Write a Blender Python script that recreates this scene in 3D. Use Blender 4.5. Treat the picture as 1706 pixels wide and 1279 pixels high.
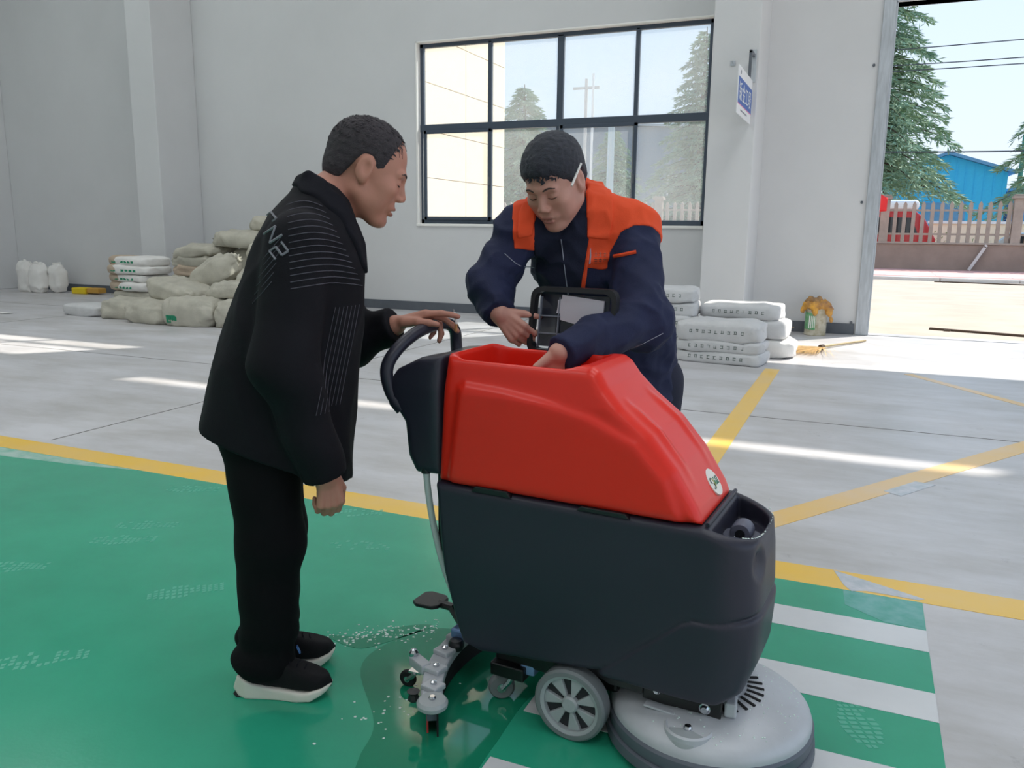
import bpy, bmesh, math, random
import numpy as np
from mathutils import Vector, Matrix, noise as mnoise

for o in list(bpy.data.objects):
    bpy.data.objects.remove(o, do_unlink=True)
scene = bpy.context.scene
col = scene.collection
random.seed(7)
rng = np.random.default_rng(7)
R_ = math.radians

# ------------------------------------------------------------------ camera
cam_d = bpy.data.cameras.new('camera')
cam = bpy.data.objects.new('camera', cam_d)
col.objects.link(cam)
cam_d.sensor_width = 36.0
cam_d.lens = 28.61
cam_d.clip_end = 500
cam.matrix_world = Matrix(((0.918, -0.084, 0.388, 0.0),
                           (0.397, 0.167, -0.902, 0.0),
                           (0.011, 0.982, 0.187, 1.33),
                           (0, 0, 0, 1)))
scene.camera = cam

# ------------------------------------------------------------------ world
SKY = 1.12
world = bpy.data.worlds.new('World')
scene.world = world
world.use_nodes = True
nt = world.node_tree
nt.nodes.clear()
wo = nt.nodes.new('ShaderNodeOutputWorld')
bg = nt.nodes.new('ShaderNodeBackground')
tc = nt.nodes.new('ShaderNodeTexCoord')
sp = nt.nodes.new('ShaderNodeSeparateXYZ')
rp = nt.nodes.new('ShaderNodeValToRGB')
rp.color_ramp.elements[0].position = 0.0
rp.color_ramp.elements[0].color = (0.80, 0.895, 1.0, 1)
rp.color_ramp.elements[1].position = 0.75
rp.color_ramp.elements[1].color = (0.42, 0.66, 1.0, 1)
nt.links.new(tc.outputs['Generated'], sp.inputs[0])
nt.links.new(sp.outputs['Z'], rp.inputs[0])
nt.links.new(rp.outputs[0], bg.inputs[0])
bg.inputs[1].default_value = SKY
nt.links.new(bg.outputs[0], wo.inputs[0])

# ------------------------------------------------------------------ sun
sun_d = bpy.data.lights.new('sun', 'SUN')
sun_d.energy = 6.0
sun_d.angle = R_(0.6)
sun_d.color = (1.0, 0.94, 0.85)
sun = bpy.data.objects.new('sun', sun_d)
col.objects.link(sun)
sun.location = (20, 30, 30)
sun.rotation_euler = Vector((0.8, 1.0, 1.27)).to_track_quat('Z', 'Y').to_euler()

# ------------------------------------------------- unseen area lights added under the roof as fill
FILL_W = 92.0
for lx in (-12.0, -5.5, 1.5):
    for ly in (-3.5, 2.0, 7.5):
        ld = bpy.data.lights.new('fill_light', 'AREA')
        ld.shape = 'RECTANGLE'
        ld.size, ld.size_y = 2.6, 2.0
        ld.energy = FILL_W
        ld.color = (0.95, 0.98, 1.0)
        lo_ = bpy.data.objects.new('fill_light', ld)
        lo_.location = (lx, ly, 9.2)
        col.objects.link(lo_)

vs = scene.view_settings
vs.view_transform = 'Standard'
vs.look = 'None'
vs.gamma = 1.0
vs.use_curve_mapping = False
vs.exposure = 0.08

# ================================================================== helpers
def lin(c):
    return tuple((x / 255 / 12.92) if x / 255 <= 0.04045 else ((x / 255 + 0.055) / 1.055) ** 2.4 for x in c[:3])

def mat(name, rgb, rough=0.5, metal=0.0, var=0.0, vscale=6.0, bump=0.0, bscale=40.0, coat=0.0, rgb2=None, spec=0.5, emit=0.0, stretch=None, trans=0.0, alpha=1.0, rvar=0.0):
    """procedural principled material; rgb given as display (sRGB) 0-255"""
    m = bpy.data.materials.new(name)
    m.use_nodes = True
    n = m.node_tree
    b = n.nodes['Principled BSDF']
    c = lin(rgb)
    b.inputs['Base Color'].default_value = (*c, 1)
    b.inputs['Roughness'].default_value = rough
    b.inputs['Metallic'].default_value = metal
    b.inputs['Specular IOR Level'].default_value = spec
    b.inputs['Coat Weight'].default_value = coat
    b.inputs['Transmission Weight'].default_value = trans
    b.inputs['Alpha'].default_value = alpha
    t = n.nodes.new('ShaderNodeTexCoord')
    vec = t.outputs['Object']
    if stretch:
        mp = n.nodes.new('ShaderNodeMapping')
        mp.inputs['Scale'].default_value = stretch
        n.links.new(vec, mp.inputs[0])
        vec = mp.outputs[0]
    if var > 0 or rgb2:
        nz = n.nodes.new('ShaderNodeTexNoise')
        nz.inputs['Scale'].default_value = vscale
        nz.inputs['Detail'].default_value = 6
        nz.inputs['Roughness'].default_value = 0.62
        n.links.new(vec, nz.inputs['Vector'])
        r = n.nodes.new('ShaderNodeValToRGB')
        r.color_ramp.elements[0].position = 0.32
        r.color_ramp.elements[1].position = 0.68
        if rgb2:
            a, z = c, lin(rgb2)
        else:
            a = tuple(x * (1 - var) for x in c)
            z = tuple(min(1, x * (1 + var)) for x in c)
        r.color_ramp.elements[0].color = (*a, 1)
        r.color_ramp.elements[1].color = (*z, 1)
        n.links.new(nz.outputs[0], r.inputs[0])
        n.links.new(r.outputs[0], b.inputs['Base Color'])
        if rvar > 0:
            mr = n.nodes.new('ShaderNodeMapRange')
            mr.inputs[1].default_value = 0.3
            mr.inputs[2].default_value = 0.7
            mr.inputs[3].default_value = max(0.02, rough - rvar)
            mr.inputs[4].default_value = rough + rvar
            n.links.new(nz.outputs[0], mr.inputs[0])
            n.links.new(mr.outputs[0], b.inputs['Roughness'])
    if bump > 0:
        nb = n.nodes.new('ShaderNodeTexNoise')
        nb.inputs['Scale'].default_value = bscale
        nb.inputs['Detail'].default_value = 4
        n.links.new(vec, nb.inputs['Vector'])
        bp = n.nodes.new('ShaderNodeBump')
        bp.inputs['Strength'].default_value = bump
        bp.inputs['Distance'].default_value = 0.01
        n.links.new(nb.outputs[0], bp.inputs['Height'])
        n.links.new(bp.outputs[0], b.inputs['Normal'])
    return m

class MB:
    """collects simple solids, then links them as one mesh object"""
    def __init__(s):
        s.v, s.f = [], []
    def add(s, vs_, fs):
        k = len(s.v)
        s.v += [tuple(p) for p in vs_]
        s.f += [tuple(i + k for i in f) for f in fs]
        return s
    def box(s, lo, hi):
        x0, y0, z0 = lo; x1, y1, z1 = hi
        return s.add([(x0, y0, z0), (x1, y0, z0), (x1, y1, z0), (x0, y1, z0), (x0, y0, z1), (x1, y0, z1), (x1, y1, z1), (x0, y1, z1)],
                     [(0, 3, 2, 1), (4, 5, 6, 7), (0, 1, 5, 4), (1, 2, 6, 5), (2, 3, 7, 6), (3, 0, 4, 7)])
    def obox(s, c, size, m=None):
        hx, hy, hz = [q / 2 for q in size]
        pts = [Vector(p) for p in [(-hx, -hy, -hz), (hx, -hy, -hz), (hx, hy, -hz), (-hx, hy, -hz), (-hx, -hy, hz), (hx, -hy, hz), (hx, hy, hz), (-hx, hy, hz)]]
        if m is not None:
            pts = [m @ p for p in pts]
        c = Vector(c)
        return s.add([p + c for p in pts], [(0, 3, 2, 1), (4, 5, 6, 7), (0, 1, 5, 4), (1, 2, 6, 5), (2, 3, 7, 6), (3, 0, 4, 7)])
    def prism(s, poly, axis, a, b):
        """poly: 2D points; axis: 0/1/2 = extrusion axis, from a to b"""
        n = len(poly)
        def P(p, t):
            q = list(p); q.insert(axis, t); return tuple(q)
        vs_ = [P(p, a) for p in poly] + [P(p, b) for p in poly]
        fs = [tuple(range(n)), tuple(range(2 * n - 1, n - 1, -1))] + [(i, i + n, (i + 1) % n + n, (i + 1) % n) for i in range(n)]
        return s.add(vs_, fs)
    def tube(s, path, r, seg=10, cap=True):
        path = [Vector(p) for p in path]
        n = len(path)
        rs = r if isinstance(r, (list, tuple)) else [r] * n
        rings = []
        up = None
        for i, p in enumerate(path):
            t = (path[min(i + 1, n - 1)] - path[max(i - 1, 0)])
            t = t.normalized() if t.length > 1e-9 else Vector((0, 0, 1))
            if up is None:
                up = Vector((0, 0, 1)) if abs(t.z) < 0.9 else Vector((1, 0, 0))
            u = t.cross(up)
            u = u.normalized() if u.length > 1e-6 else t.orthogonal().normalized()
            w = u.cross(t).normalized()
            up = w
            rings.append([p + (u * math.cos(k * 2 * math.pi / seg) + w * math.sin(k * 2 * math.pi / seg)) * rs[i] for k in range(seg)])
        vs_ = [q for g in rings for q in g]
        fs = []
        for i in range(n - 1):
            for k in range(seg):
                a = i * seg + k; b = i * seg + (k + 1) % seg
                fs.append((a, b, b + seg, a + seg))
        if cap:
            fs.append(tuple(range(seg - 1, -1, -1)))
            fs.append(tuple(range((n - 1) * seg, n * seg)))
        return s.add(vs_, fs)
    def cyl(s, a, b, r, r2=None, seg=24):
        return s.tube([a, b], [r, r if r2 is None else r2], seg)
    def lathe(s, prof, c=(0, 0, 0), axis='z', seg=48):
        """prof: (radius, height) pairs, closed at both ends where radius is 0"""
        n = len(prof)
        vs_ = []
        for (r, h) in prof:
            for k in range(seg):
                a = 2 * math.pi * k / seg
                p = (r * math.cos(a), r * math.sin(a), h)
                if axis == 'y':
                    p = (p[0], h, p[1])
                vs_.append((p[0] + c[0], p[1] + c[1], p[2] + c[2]))
        fs = []
        for i in range(n - 1):
            for k in range(seg):
                a = i * seg + k; b = i * seg + (k + 1) % seg
                fs.append((a, b, b + seg, a + seg))
        return s.add(vs_, fs)
    def build(s, name, m, parent=None, smooth=None, bevel=0.0, seg=2):
        me = bpy.data.meshes.new(name)
        me.from_pydata(s.v, [], s.f)
        bm = bmesh.new(); bm.from_mesh(me)
        bmesh.ops.remove_doubles(bm, verts=bm.verts, dist=1e-6)
        bmesh.ops.recalc_face_normals(bm, faces=bm.faces)
        bm.to_mesh(me); bm.free()
        me.materials.append(m)
        o = bpy.data.objects.new(name, me)
        col.objects.link(o)
        if parent is not None:
            o.parent = parent
        if bevel > 0:
            md = o.modifiers.new('bevel', 'BEVEL')
            md.width = bevel; md.segments = seg; md.limit_method = 'ANGLE'; md.angle_limit = R_(40)
        if smooth is not None:
            me.polygons.foreach_set('use_smooth', [True] * len(me.polygons))
            me.set_sharp_from_angle(angle=R_(smooth))
        return o

def tag(o, label=None, cat=None, group=None, kind=None):
    if label: o['label'] = label
    if cat: o['category'] = cat
    if group: o['group'] = group
    if kind: o['kind'] = kind
    return o

def thing(name, label, cat, loc=(0, 0, 0), rz=0.0, group=None):
    o = bpy.data.objects.new(name, None)
    o.empty_display_size = 0.1
    o.location = loc
    o.rotation_euler = (0, 0, rz)
    col.objects.link(o)
    return tag(o, label, cat, group)

def copy_tree(o, parent=None):
    c = o.copy(); col.objects.link(c); c.parent = parent
    for ch in [x for x in bpy.data.objects if x.parent == o]:
        copy_tree(ch, c)
    return c

def struct(o):
    o['kind'] = 'structure'
    return o

# ------------------------------------------------------- signed distance tools
def smin(a, b, k):
    h = np.clip(0.5 + 0.5 * (b - a) / k, 0, 1)
    return b + (a - b) * h - k * h * (1 - h)
def smax(a, b, k):
    return -smin(-a, -b, k)
def cone(P, a, b, ra, rb, wide=None, ratio=1.0):
    a = np.asarray(a, np.float32); b = np.asarray(b, np.float32)
    d = b - a
    t = np.clip(((P - a) @ d) / max(1e-9, float(d @ d)), 0, 1)
    q = P - a - t[:, None] * d
    if wide is not None:
        w = np.asarray(wide, np.float32); w = w / np.linalg.norm(w)
        cpt = q @ w
        q = q - np.outer(cpt * (1 - 1 / ratio), w).astype(np.float32)
    return np.sqrt((q * q).sum(1)) - (ra + t * (rb - ra))
def chain(P, pts, rs, k=0.02, wide=None, ratio=1.0):
    d = None
    for i in range(len(pts) - 1):
        c = cone(P, pts[i], pts[i + 1], rs[i], rs[i + 1], wide, ratio)
        d = c if d is None else smin(d, c, k)
    return d
def ell(P, c, r):
    q = (P - np.asarray(c, np.float32))
    r = np.asarray(r, np.float32)
    k0 = np.sqrt(((q / r) ** 2).sum(1)); k1 = np.sqrt(((q / (r * r)) ** 2).sum(1)) + 1e-9
    return k0 * (k0 - 1) / k1
def sbox(P, c, h, r=0.0):
    q = np.abs(P - np.asarray(c, np.float32)) - (np.asarray(h, np.float32) - r)
    return np.sqrt((np.maximum(q, 0) ** 2).sum(1)) + np.minimum(q.max(1), 0) - r
def poly2(x, y, pts):
    """signed distance to a 2D polygon, negative inside"""
    pts = np.asarray(pts, np.float32); n = len(pts)
    d = np.full(x.shape, 1e9, np.float32); s = np.ones(x.shape, np.float32)
    for i in range(n):
        a = pts[i]; b = pts[i - 1]
        ex, ey = b - a
        wx, wy = x - a[0], y - a[1]
        t = np.clip((wx * ex + wy * ey) / (ex * ex + ey * ey + 1e-12), 0, 1)
        dx, dy = wx - ex * t, wy - ey * t
        d = np.minimum(d, dx * dx + dy * dy)
        c1 = y >= a[1]; c2 = y < b[1]; c3 = ex * wy > ey * wx
        s = np.where((c1 & c2 & c3) | (~c1 & ~c2 & ~c3), -s, s)
    return s * np.sqrt(d)
def line2(x, y, pts):
    d = np.full(x.shape, 1e9, np.float32)
    for i in range(len(pts) - 1):
        a = pts[i]; b = pts[i + 1]
        ex, ey = b[0] - a[0], b[1] - a[1]
        wx, wy = x - a[0], y - a[1]
        t = np.clip((wx * ex + wy * ey) / (ex * ex + ey * ey + 1e-12), 0, 1)
        d = np.minimum(d, (wx - ex * t) ** 2 + (wy - ey * t) ** 2)
    return np.sqrt(d)
def wob(P, f, seed=0.0):
    """cheap smooth pseudo noise, about -1..1"""
    x, y, z = P[:, 0] * f + seed, P[:, 1] * f + 1.7 * seed, P[:, 2] * f - seed
    return (np.sin(x + 1.3 * np.sin(y * 0.9 + 0.7)) * np.sin(y * 1.1 + 1.7 * np.sin(z * 0.8)) + np.sin(z * 1.2 + 1.1 * np.sin(x * 1.3 + 2.0)) * 0.6) / 1.6

def surf(fn, lo, hi, h):
    """surface-nets mesh of fn(P)=0 inside the box lo..hi, cell h"""
    B_ = 12
    lo = np.asarray(lo, np.float64) - 2 * h
    hi = np.asarray(hi, np.float64) + 2 * h
    nb = np.ceil((hi - lo) / h / B_).astype(int)
    n = nb * B_
    cx = [lo[k] + (np.arange(nb[k]) * B_ + (B_ - 1) / 2) * h for k in range(3)]
    C_ = np.stack(np.meshgrid(*cx, indexing='ij'), -1).reshape(-1, 3).astype(np.float32)
    D = fn(C_)
    act = np.abs(D) < (B_ * h * 0.87 * 1.5 + 0.012)
    V = np.repeat(np.repeat(np.repeat(D.reshape(nb).astype(np.float32), B_, 0), B_, 1), B_, 2)
    off = (np.stack(np.meshgrid(*[np.arange(B_)] * 3, indexing='ij'), -1).reshape(-1, 3) - (B_ - 1) / 2) * h
    ids = np.nonzero(act)[0]
    W = V.reshape(nb[0], B_, nb[1], B_, nb[2], B_)
    for q in range(0, len(ids), 200):
        I = ids[q:q + 200]
        P = (C_[I][:, None, :] + off[None].astype(np.float32)).reshape(-1, 3)
        r = fn(P).reshape(len(I), B_, B_, B_)
        a, b, c = np.unravel_index(I, nb)
        for j in range(len(I)):
            W[a[j], :, b[j], :, c[j], :] = r[j]
    V = W.reshape(n)
    # a closed border
    for ax in range(3):
        sl = [slice(None)] * 3
        for e in (0, -1):
            sl[ax] = e
            V[tuple(sl)] = np.maximum(V[tuple(sl)], h * 0.5)
    S = V < 0
    cnt = np.zeros(n - 1, np.int8)
    for i in (0, 1):
        for j in (0, 1):
            for k in (0, 1):
                cnt += S[i:n[0] - 1 + i, j:n[1] - 1 + j, k:n[2] - 1 + k]
    A = np.argwhere((cnt > 0) & (cnt < 8))
    idx = np.full(n - 1, -1, np.int64)
    idx[A[:, 0], A[:, 1], A[:, 2]] = np.arange(len(A))
    acc = np.zeros((len(A), 3)); num = np.zeros(len(A))
    corners = [(i, j, k) for i in (0, 1) for j in (0, 1) for k in (0, 1)]
    val = {c: V[A[:, 0] + c[0], A[:, 1] + c[1], A[:, 2] + c[2]] for c in corners}
    for c in corners:
        for ax in range(3):
            if c[ax] == 0:
                e = list(c); e[ax] = 1; e = tuple(e)
                v0, v1 = val[c], val[e]
                m = (v0 < 0) != (v1 < 0)
                t = np.where(m, v0 / np.where(m, v0 - v1, 1), 0)
                p = np.array(c, float)[None] + t[:, None] * (np.array(e, float) - np.array(c, float))[None]
                acc[m] += p[m]; num[m] += 1
    verts = lo + (A + acc / num[:, None]) * h
    faces = []
    for ax in range(3):
        o1, o2 = (ax + 1) % 3, (ax + 2) % 3
        s0 = [slice(None)] * 3; s1 = [slice(None)] * 3
        s0[ax] = slice(0, n[ax] - 1); s1[ax] = slice(1, n[ax])
        m = S[tuple(s0)] != S[tuple(s1)]
        E_ = np.argwhere(m)
        E_ = E_[(E_[:, o1] > 0) & (E_[:, o2] > 0) & (E_[:, o1] < n[o1] - 1) & (E_[:, o2] < n[o2] - 1)]
        ins = S[E_[:, 0], E_[:, 1], E_[:, 2]]
        q = []
        for d1, d2 in ((-1, -1), (0, -1), (0, 0), (-1, 0)):
            F = E_.copy(); F[:, o1] += d1; F[:, o2] += d2
            q.append(idx[F[:, 0], F[:, 1], F[:, 2]])
        q = np.stack(q, 1)
        q[~ins] = q[~ins][:, ::-1]
        faces.append(q)
    return verts, np.concatenate(faces)

def surf_obj(name, fn, lo, hi, h, m, parent=None, attrs=None, relax=0):
    v, f = surf(fn, lo, hi, h)
    if relax:
        for _ in range(relax):
            s_ = np.zeros_like(v); c_ = np.zeros(len(v))
            for a in range(4):
                b = (a + 1) % 4
                np.add.at(s_, f[:, a], v[f[:, b]]); np.add.at(c_, f[:, a], 1)
                np.add.at(s_, f[:, b], v[f[:, a]]); np.add.at(c_, f[:, b], 1)
            v = v * 0.5 + 0.5 * s_ / np.maximum(c_, 1)[:, None]
    me = bpy.data.meshes.new(name)
    me.vertices.add(len(v)); me.vertices.foreach_set('co', v.astype(np.float32).ravel())
    me.loops.add(f.size); me.loops.foreach_set('vertex_index', f.astype(np.int32).ravel())
    me.polygons.add(len(f))
    me.polygons.foreach_set('loop_start', np.arange(0, f.size, 4, dtype=np.int32))
    me.polygons.foreach_set('use_smooth', np.ones(len(f), bool))
    me.update(calc_edges=True)
    me.validate()
    if attrs:
        P = v.astype(np.float32)
        for k, g in attrs.items():
            at = me.attributes.new(k, 'FLOAT', 'POINT')
            at.data.foreach_set('value', g(P).astype(np.float32))
    me.materials.append(m)
    o = bpy.data.objects.new(name, me)
    col.objects.link(o)
    if parent is not None:
        o.parent = parent
    return o

def march(fn, P, d, n=60):
    """walk points P along direction d until they meet the surface of fn"""
    P = np.asarray(P, np.float32).copy(); d = np.asarray(d, np.float32); d = d / np.linalg.norm(d)
    for _ in range(n):
        P += np.outer(np.clip(fn(P) * 0.7, -0.05, 0.05), d).astype(np.float32)
    return P
# ================================================================== materials
M = {}
M['wall'] = mat('wall_paint', (212, 213, 214), 0.75, var=0.03, vscale=0.8, bump=0.05, bscale=60)
M['white'] = mat('white_trim', (238, 237, 233), 0.6)
M['base'] = mat('baseboard_paint', (92, 98, 106), 0.45, var=0.08)
M['frame'] = mat('window_frame_paint', (72, 82, 96), 0.4, metal=0.2)
M['steel'] = mat('galvanised_steel', (184, 190, 196), 0.42, metal=0.3, var=0.15, vscale=8, stretch=(4, 4, 0.5))
M['roof'] = mat('roof_sheet', (200, 202, 205), 0.7)

def concrete():
    m = mat('polished_concrete', (206, 205, 206), 0.4, var=0.06, vscale=0.9, rvar=0.1)
    n = m.node_tree
    b = n.nodes['Principled BSDF']
    src = b.inputs['Base Color'].links[0].from_socket
    t = n.nodes.new('ShaderNodeTexCoord')
    mp = n.nodes.new('ShaderNodeMapping'); mp.inputs['Scale'].default_value = (0.55, 1.5, 1)
    nz = n.nodes.new('ShaderNodeTexNoise'); nz.inputs['Scale'].default_value = 1.6; nz.inputs['Detail'].default_value = 9; nz.inputs['Roughness'].default_value = 0.7
    n.links.new(t.outputs['Object'], mp.inputs[0]); n.links.new(mp.outputs[0], nz.inputs['Vector'])
    rp_ = n.nodes.new('ShaderNodeValToRGB')
    rp_.color_ramp.elements[0].position = 0.36; rp_.color_ramp.elements[0].color = (0.80, 0.785, 0.76, 1)
    rp_.color_ramp.elements[1].position = 0.62; rp_.color_ramp.elements[1].color = (1.03, 1.03, 1.05, 1)
    n.links.new(nz.outputs[0], rp_.inputs[0])
    mx = n.nodes.new('ShaderNodeMix'); mx.data_type = 'RGBA'; mx.blend_type = 'MULTIPLY'; mx.inputs[0].default_value = 1.0
    n.links.new(src, mx.inputs[6]); n.links.new(rp_.outputs[0], mx.inputs[7])
    # sparse dark scuffs
    v = n.nodes.new('ShaderNodeTexNoise'); v.inputs['Scale'].default_value = 3.4; v.inputs['Detail'].default_value = 12; v.inputs['Roughness'].default_value = 0.8
    n.links.new(t.outputs['Object'], v.inputs['Vector'])
    r2 = n.nodes.new('ShaderNodeValToRGB')
    r2.color_ramp.elements[0].position = 0.31; r2.color_ramp.elements[0].color = (0.5, 0.49, 0.47, 1)
    r2.color_ramp.elements[1].position = 0.40; r2.color_ramp.elements[1].color = (1, 1, 1, 1)
    n.links.new(v.outputs[0], r2.inputs[0])
    m2 = n.nodes.new('ShaderNodeMix'); m2.data_type = 'RGBA'; m2.blend_type = 'MULTIPLY'; m2.inputs[0].default_value = 0.7
    n.links.new(mx.outputs[2], m2.inputs[6]); n.links.new(r2.outputs[0], m2.inputs[7])
    n.links.new(m2.outputs[2], b.inputs['Base Color'])
    return m
M['concrete'] = concrete()
M['green'] = mat('green_epoxy', (48, 166, 132), 0.2, var=0.10, vscale=1.4, rvar=0.05, bump=0.03, bscale=90)
M['stripe'] = mat('white_floor_paint', (222, 224, 226), 0.22, var=0.04, vscale=5)
M['yellow'] = mat('yellow_floor_paint', (250, 200, 52), 0.3, rgb2=(242, 202, 118), vscale=1.6)

# ================================================================== the hall
YW, YO = 11.7, 11.94            # inner and outer face of the back wall
HX0, HX1, HZ = -17.0, 7.5, 9.6
WX0, WX1, WZ0, WZ1 = -6.73, -2.15, 1.39, 4.17
DX0, DX1, DZ = 0.07, 5.2, 4.12

floor = struct(MB().box((HX0 - 0.4, -9, -0.3), (HX1 + 0.4, YO, 0)).build('floor', M['concrete']))

def holed_wall(x0, x1, z0, z1, holes, y0, y1):
    xs = sorted({x0, x1, *[h[0] for h in holes], *[h[1] for h in holes]})
    zs = sorted({z0, z1, *[h[2] for h in holes], *[h[3] for h in holes]})
    b = MB()
    for i in range(len(xs) - 1):
        run = None
        for j in range(len(zs) - 1):
            cx, cz = (xs[i] + xs[i + 1]) / 2, (zs[j] + zs[j + 1]) / 2
            solid = not any(h[0] < cx < h[1] and h[2] < cz < h[3] for h in holes)
            if solid and run is None:
                run = zs[j]
            if run is not None and (not solid or j == len(zs) - 2):
                b.box((xs[i], y0, run), (xs[i + 1], y1, zs[j + 1] if solid else zs[j]))
                run = None
    return b
holes = [(WX0, WX1, WZ0, WZ1), (DX0, DX1, -0.1, DZ), (-7.3, -3.0, 6.5, 8.0), (-1.0, 6.2, 8.2, 8.7)]
for k in range(5):
    pass
wall_back = struct(holed_wall(HX0, HX1, -0.1, HZ, holes, YW, YO).build('wall_back', M['wall']))
wall_left = struct(MB().box((HX0 - 0.3, -7, -0.1), (HX0, YO, HZ)).build('wall_left', M['wall']))
wall_right = struct(MB().box((HX1, -7, -0.1), (HX1 + 0.3, -5.0, HZ)).box((HX1, 10.2, -0.1), (HX1 + 0.3, YO, HZ)).box((HX1, -5.0, 6.4), (HX1 + 0.3, 10.2, HZ)).build('wall_right', M['wall']))
wall_front = struct(MB().box((HX0 - 0.3, -7.3, -0.1), (HX1 + 0.3, -7.0, HZ)).build('wall_front', M['wall']))
ceiling = struct(MB().box((HX0 - 0.4, -7.2, HZ), (HX1 + 0.4, YO + 0.3, HZ + 0.2)).build('ceiling', M['roof']))
# square columns clad in wall board, standing proud of the wall
CW = [(-1.98, -1.41), (-11.78, -11.22), (-16.97, -16.3)]
for i, (a, b) in enumerate(CW):
    struct(MB().box((a, 10.77, 0), (b, YW, HZ)).build('trim_%d' % (i + 1), M['wall'], bevel=0.012))
# small mullions in the high openings
tb = MB()
for x in (-5.9, -4.45):
    tb.box((x - 0.03, YW + 0.08, 6.5), (x + 0.03, YW + 0.14, 8.0))
tb.box((-7.3, YW + 0.08, 7.0), (-3.0, YW + 0.14, 7.05))
for x in (0.6, 2.3, 3.9):
    tb.box((x - 0.04, YW + 0.08, 8.2), (x + 0.04, YW + 0.14, 8.7))
struct(tb.build('trim_4', M['frame']))
# baseboards, one run per bay
for i, (a, b) in enumerate([(-16.3, -11.78), (-11.22, -1.98), (-1.41, -0.09)]):
    struct(MB().box((a, YW - 0.022, 0), (b, YW, 0.145)).build('baseboard_back' if i == 0 else 'baseboard_back.%03d' % i, M['base'], bevel=0.004))
struct(MB().box((HX0, 0, 0), (HX0 + 0.022, 10.77, 0.145)).build('baseboard_left', M['base'], bevel=0.004))

# ------------------------------------------------------------------ window
def glass():
    m = bpy.data.materials.new('dusty_glass')
    m.use_nodes = True
    n = m.node_tree; n.nodes.clear()
    out = n.nodes.new('ShaderNodeOutputMaterial')
    tr = n.nodes.new('ShaderNodeBsdfTransparent'); tr.inputs[0].default_value = (0.93, 0.96, 0.97, 1)
    df = n.nodes.new('ShaderNodeBsdfTranslucent'); df.inputs[0].default_value = (0.92, 0.93, 0.93, 1)
    d2 = n.nodes.new('ShaderNodeBsdfDiffuse'); d2.inputs[0].default_value = (0.85, 0.86, 0.86, 1)
    gl = n.nodes.new('ShaderNodeBsdfGlossy'); gl.inputs['Roughness'].default_value = 0.03
    t = n.nodes.new('ShaderNodeTexCoord')
    nz = n.nodes.new('ShaderNodeTexNoise'); nz.inputs['Scale'].default_value = 1.3; nz.inputs['Detail'].default_value = 8
    n.links.new(t.outputs['Object'], nz.inputs['Vector'])
    mr = n.nodes.new('ShaderNodeMapRange'); mr.inputs[1].default_value = 0.3; mr.inputs[2].default_value = 0.7; mr.inputs[3].default_value = 0.13; mr.inputs[4].default_value = 0.22
    n.links.new(nz.outputs[0], mr.inputs[0])
    mix0 = n.nodes.new('ShaderNodeMixShader'); mix0.inputs[0].default_value = 0.5
    n.links.new(df.outputs[0], mix0.inputs[1]); n.links.new(d2.outputs[0], mix0.inputs[2])
    mix = n.nodes.new('ShaderNodeMixShader')
    n.links.new(mr.outputs[0], mix.inputs[0]); n.links.new(tr.outputs[0], mix.inputs[1]); n.links.new(mix0.outputs[0], mix.inputs[2])
    m3 = n.nodes.new('ShaderNodeMixShader'); m3.inputs[0].default_value = 0.04
    n.links.new(mix.outputs[0], m3.inputs[1]); n.links.new(gl.outputs[0], m3.inputs[2])
    n.links.new(m3.outputs[0], out.inputs[0])
    return m
M['glass'] = glass()
win = struct(thing('window_1', 'wide grey-framed factory window of eight panes in the white wall', 'window', ((WX0 + WX1) / 2, YW, WZ0)))
del win['category']
def wpart(name, lo, hi, m, bevel=0.006):
    o = MB().box([lo[0] - win.location.x, lo[1] - win.location.y, lo[2] - win.location.z], [hi[0] - win.location.x, hi[1] - win.location.y, hi[2] - win.location.z]).build(name, m, win, bevel=bevel)
    return o
FY0, FY1 = YW + 0.10, YW + 0.17
t = 0.022
wpart('window_reveal', (WX0, YW - 0.012, WZ0), (WX0 + t, FY0, WZ1), M['white'])
wpart('window_reveal', (WX0, YW - 0.012, WZ1 - t), (WX1, FY0, WZ1), M['white'])
wpart('window_sill', (WX0, YW - 0.03, WZ0 - 0.03), (WX1, FY0, WZ0 + 0.012), M['white'])
VX = [-5.50, -4.36, -3.21]
wpart('frame_bar', (WX0 + t, FY0, WZ0 + 0.012), (WX0 + t + 0.06, FY1, WZ1 - t), M['frame'])
wpart('frame_bar', (WX1 - 0.06, FY0, WZ0 + 0.012), (WX1, FY1, WZ1 - t), M['frame'])
wpart('frame_bar', (WX0 + t, FY0, WZ1 - t - 0.06), (WX1, FY1, WZ1 - t), M['frame'])
wpart('frame_bar', (WX0 + t, FY0, WZ0 + 0.012), (WX1, FY1, WZ0 + 0.085), M['frame'])
wpart('transom', (WX0 + t, FY0 - 0.012, 2.83), (WX1, FY1, 2.94), M['frame'])
for x, w in zip(VX, (0.03, 0.048, 0.03)):
    wpart('mullion', (x - w, FY0, WZ0 + 0.05), (x + w, FY1, WZ1 - t - 0.03), M['frame'])
edges = [WX0 + t + 0.05, *VX, WX1 - 0.05]
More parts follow.
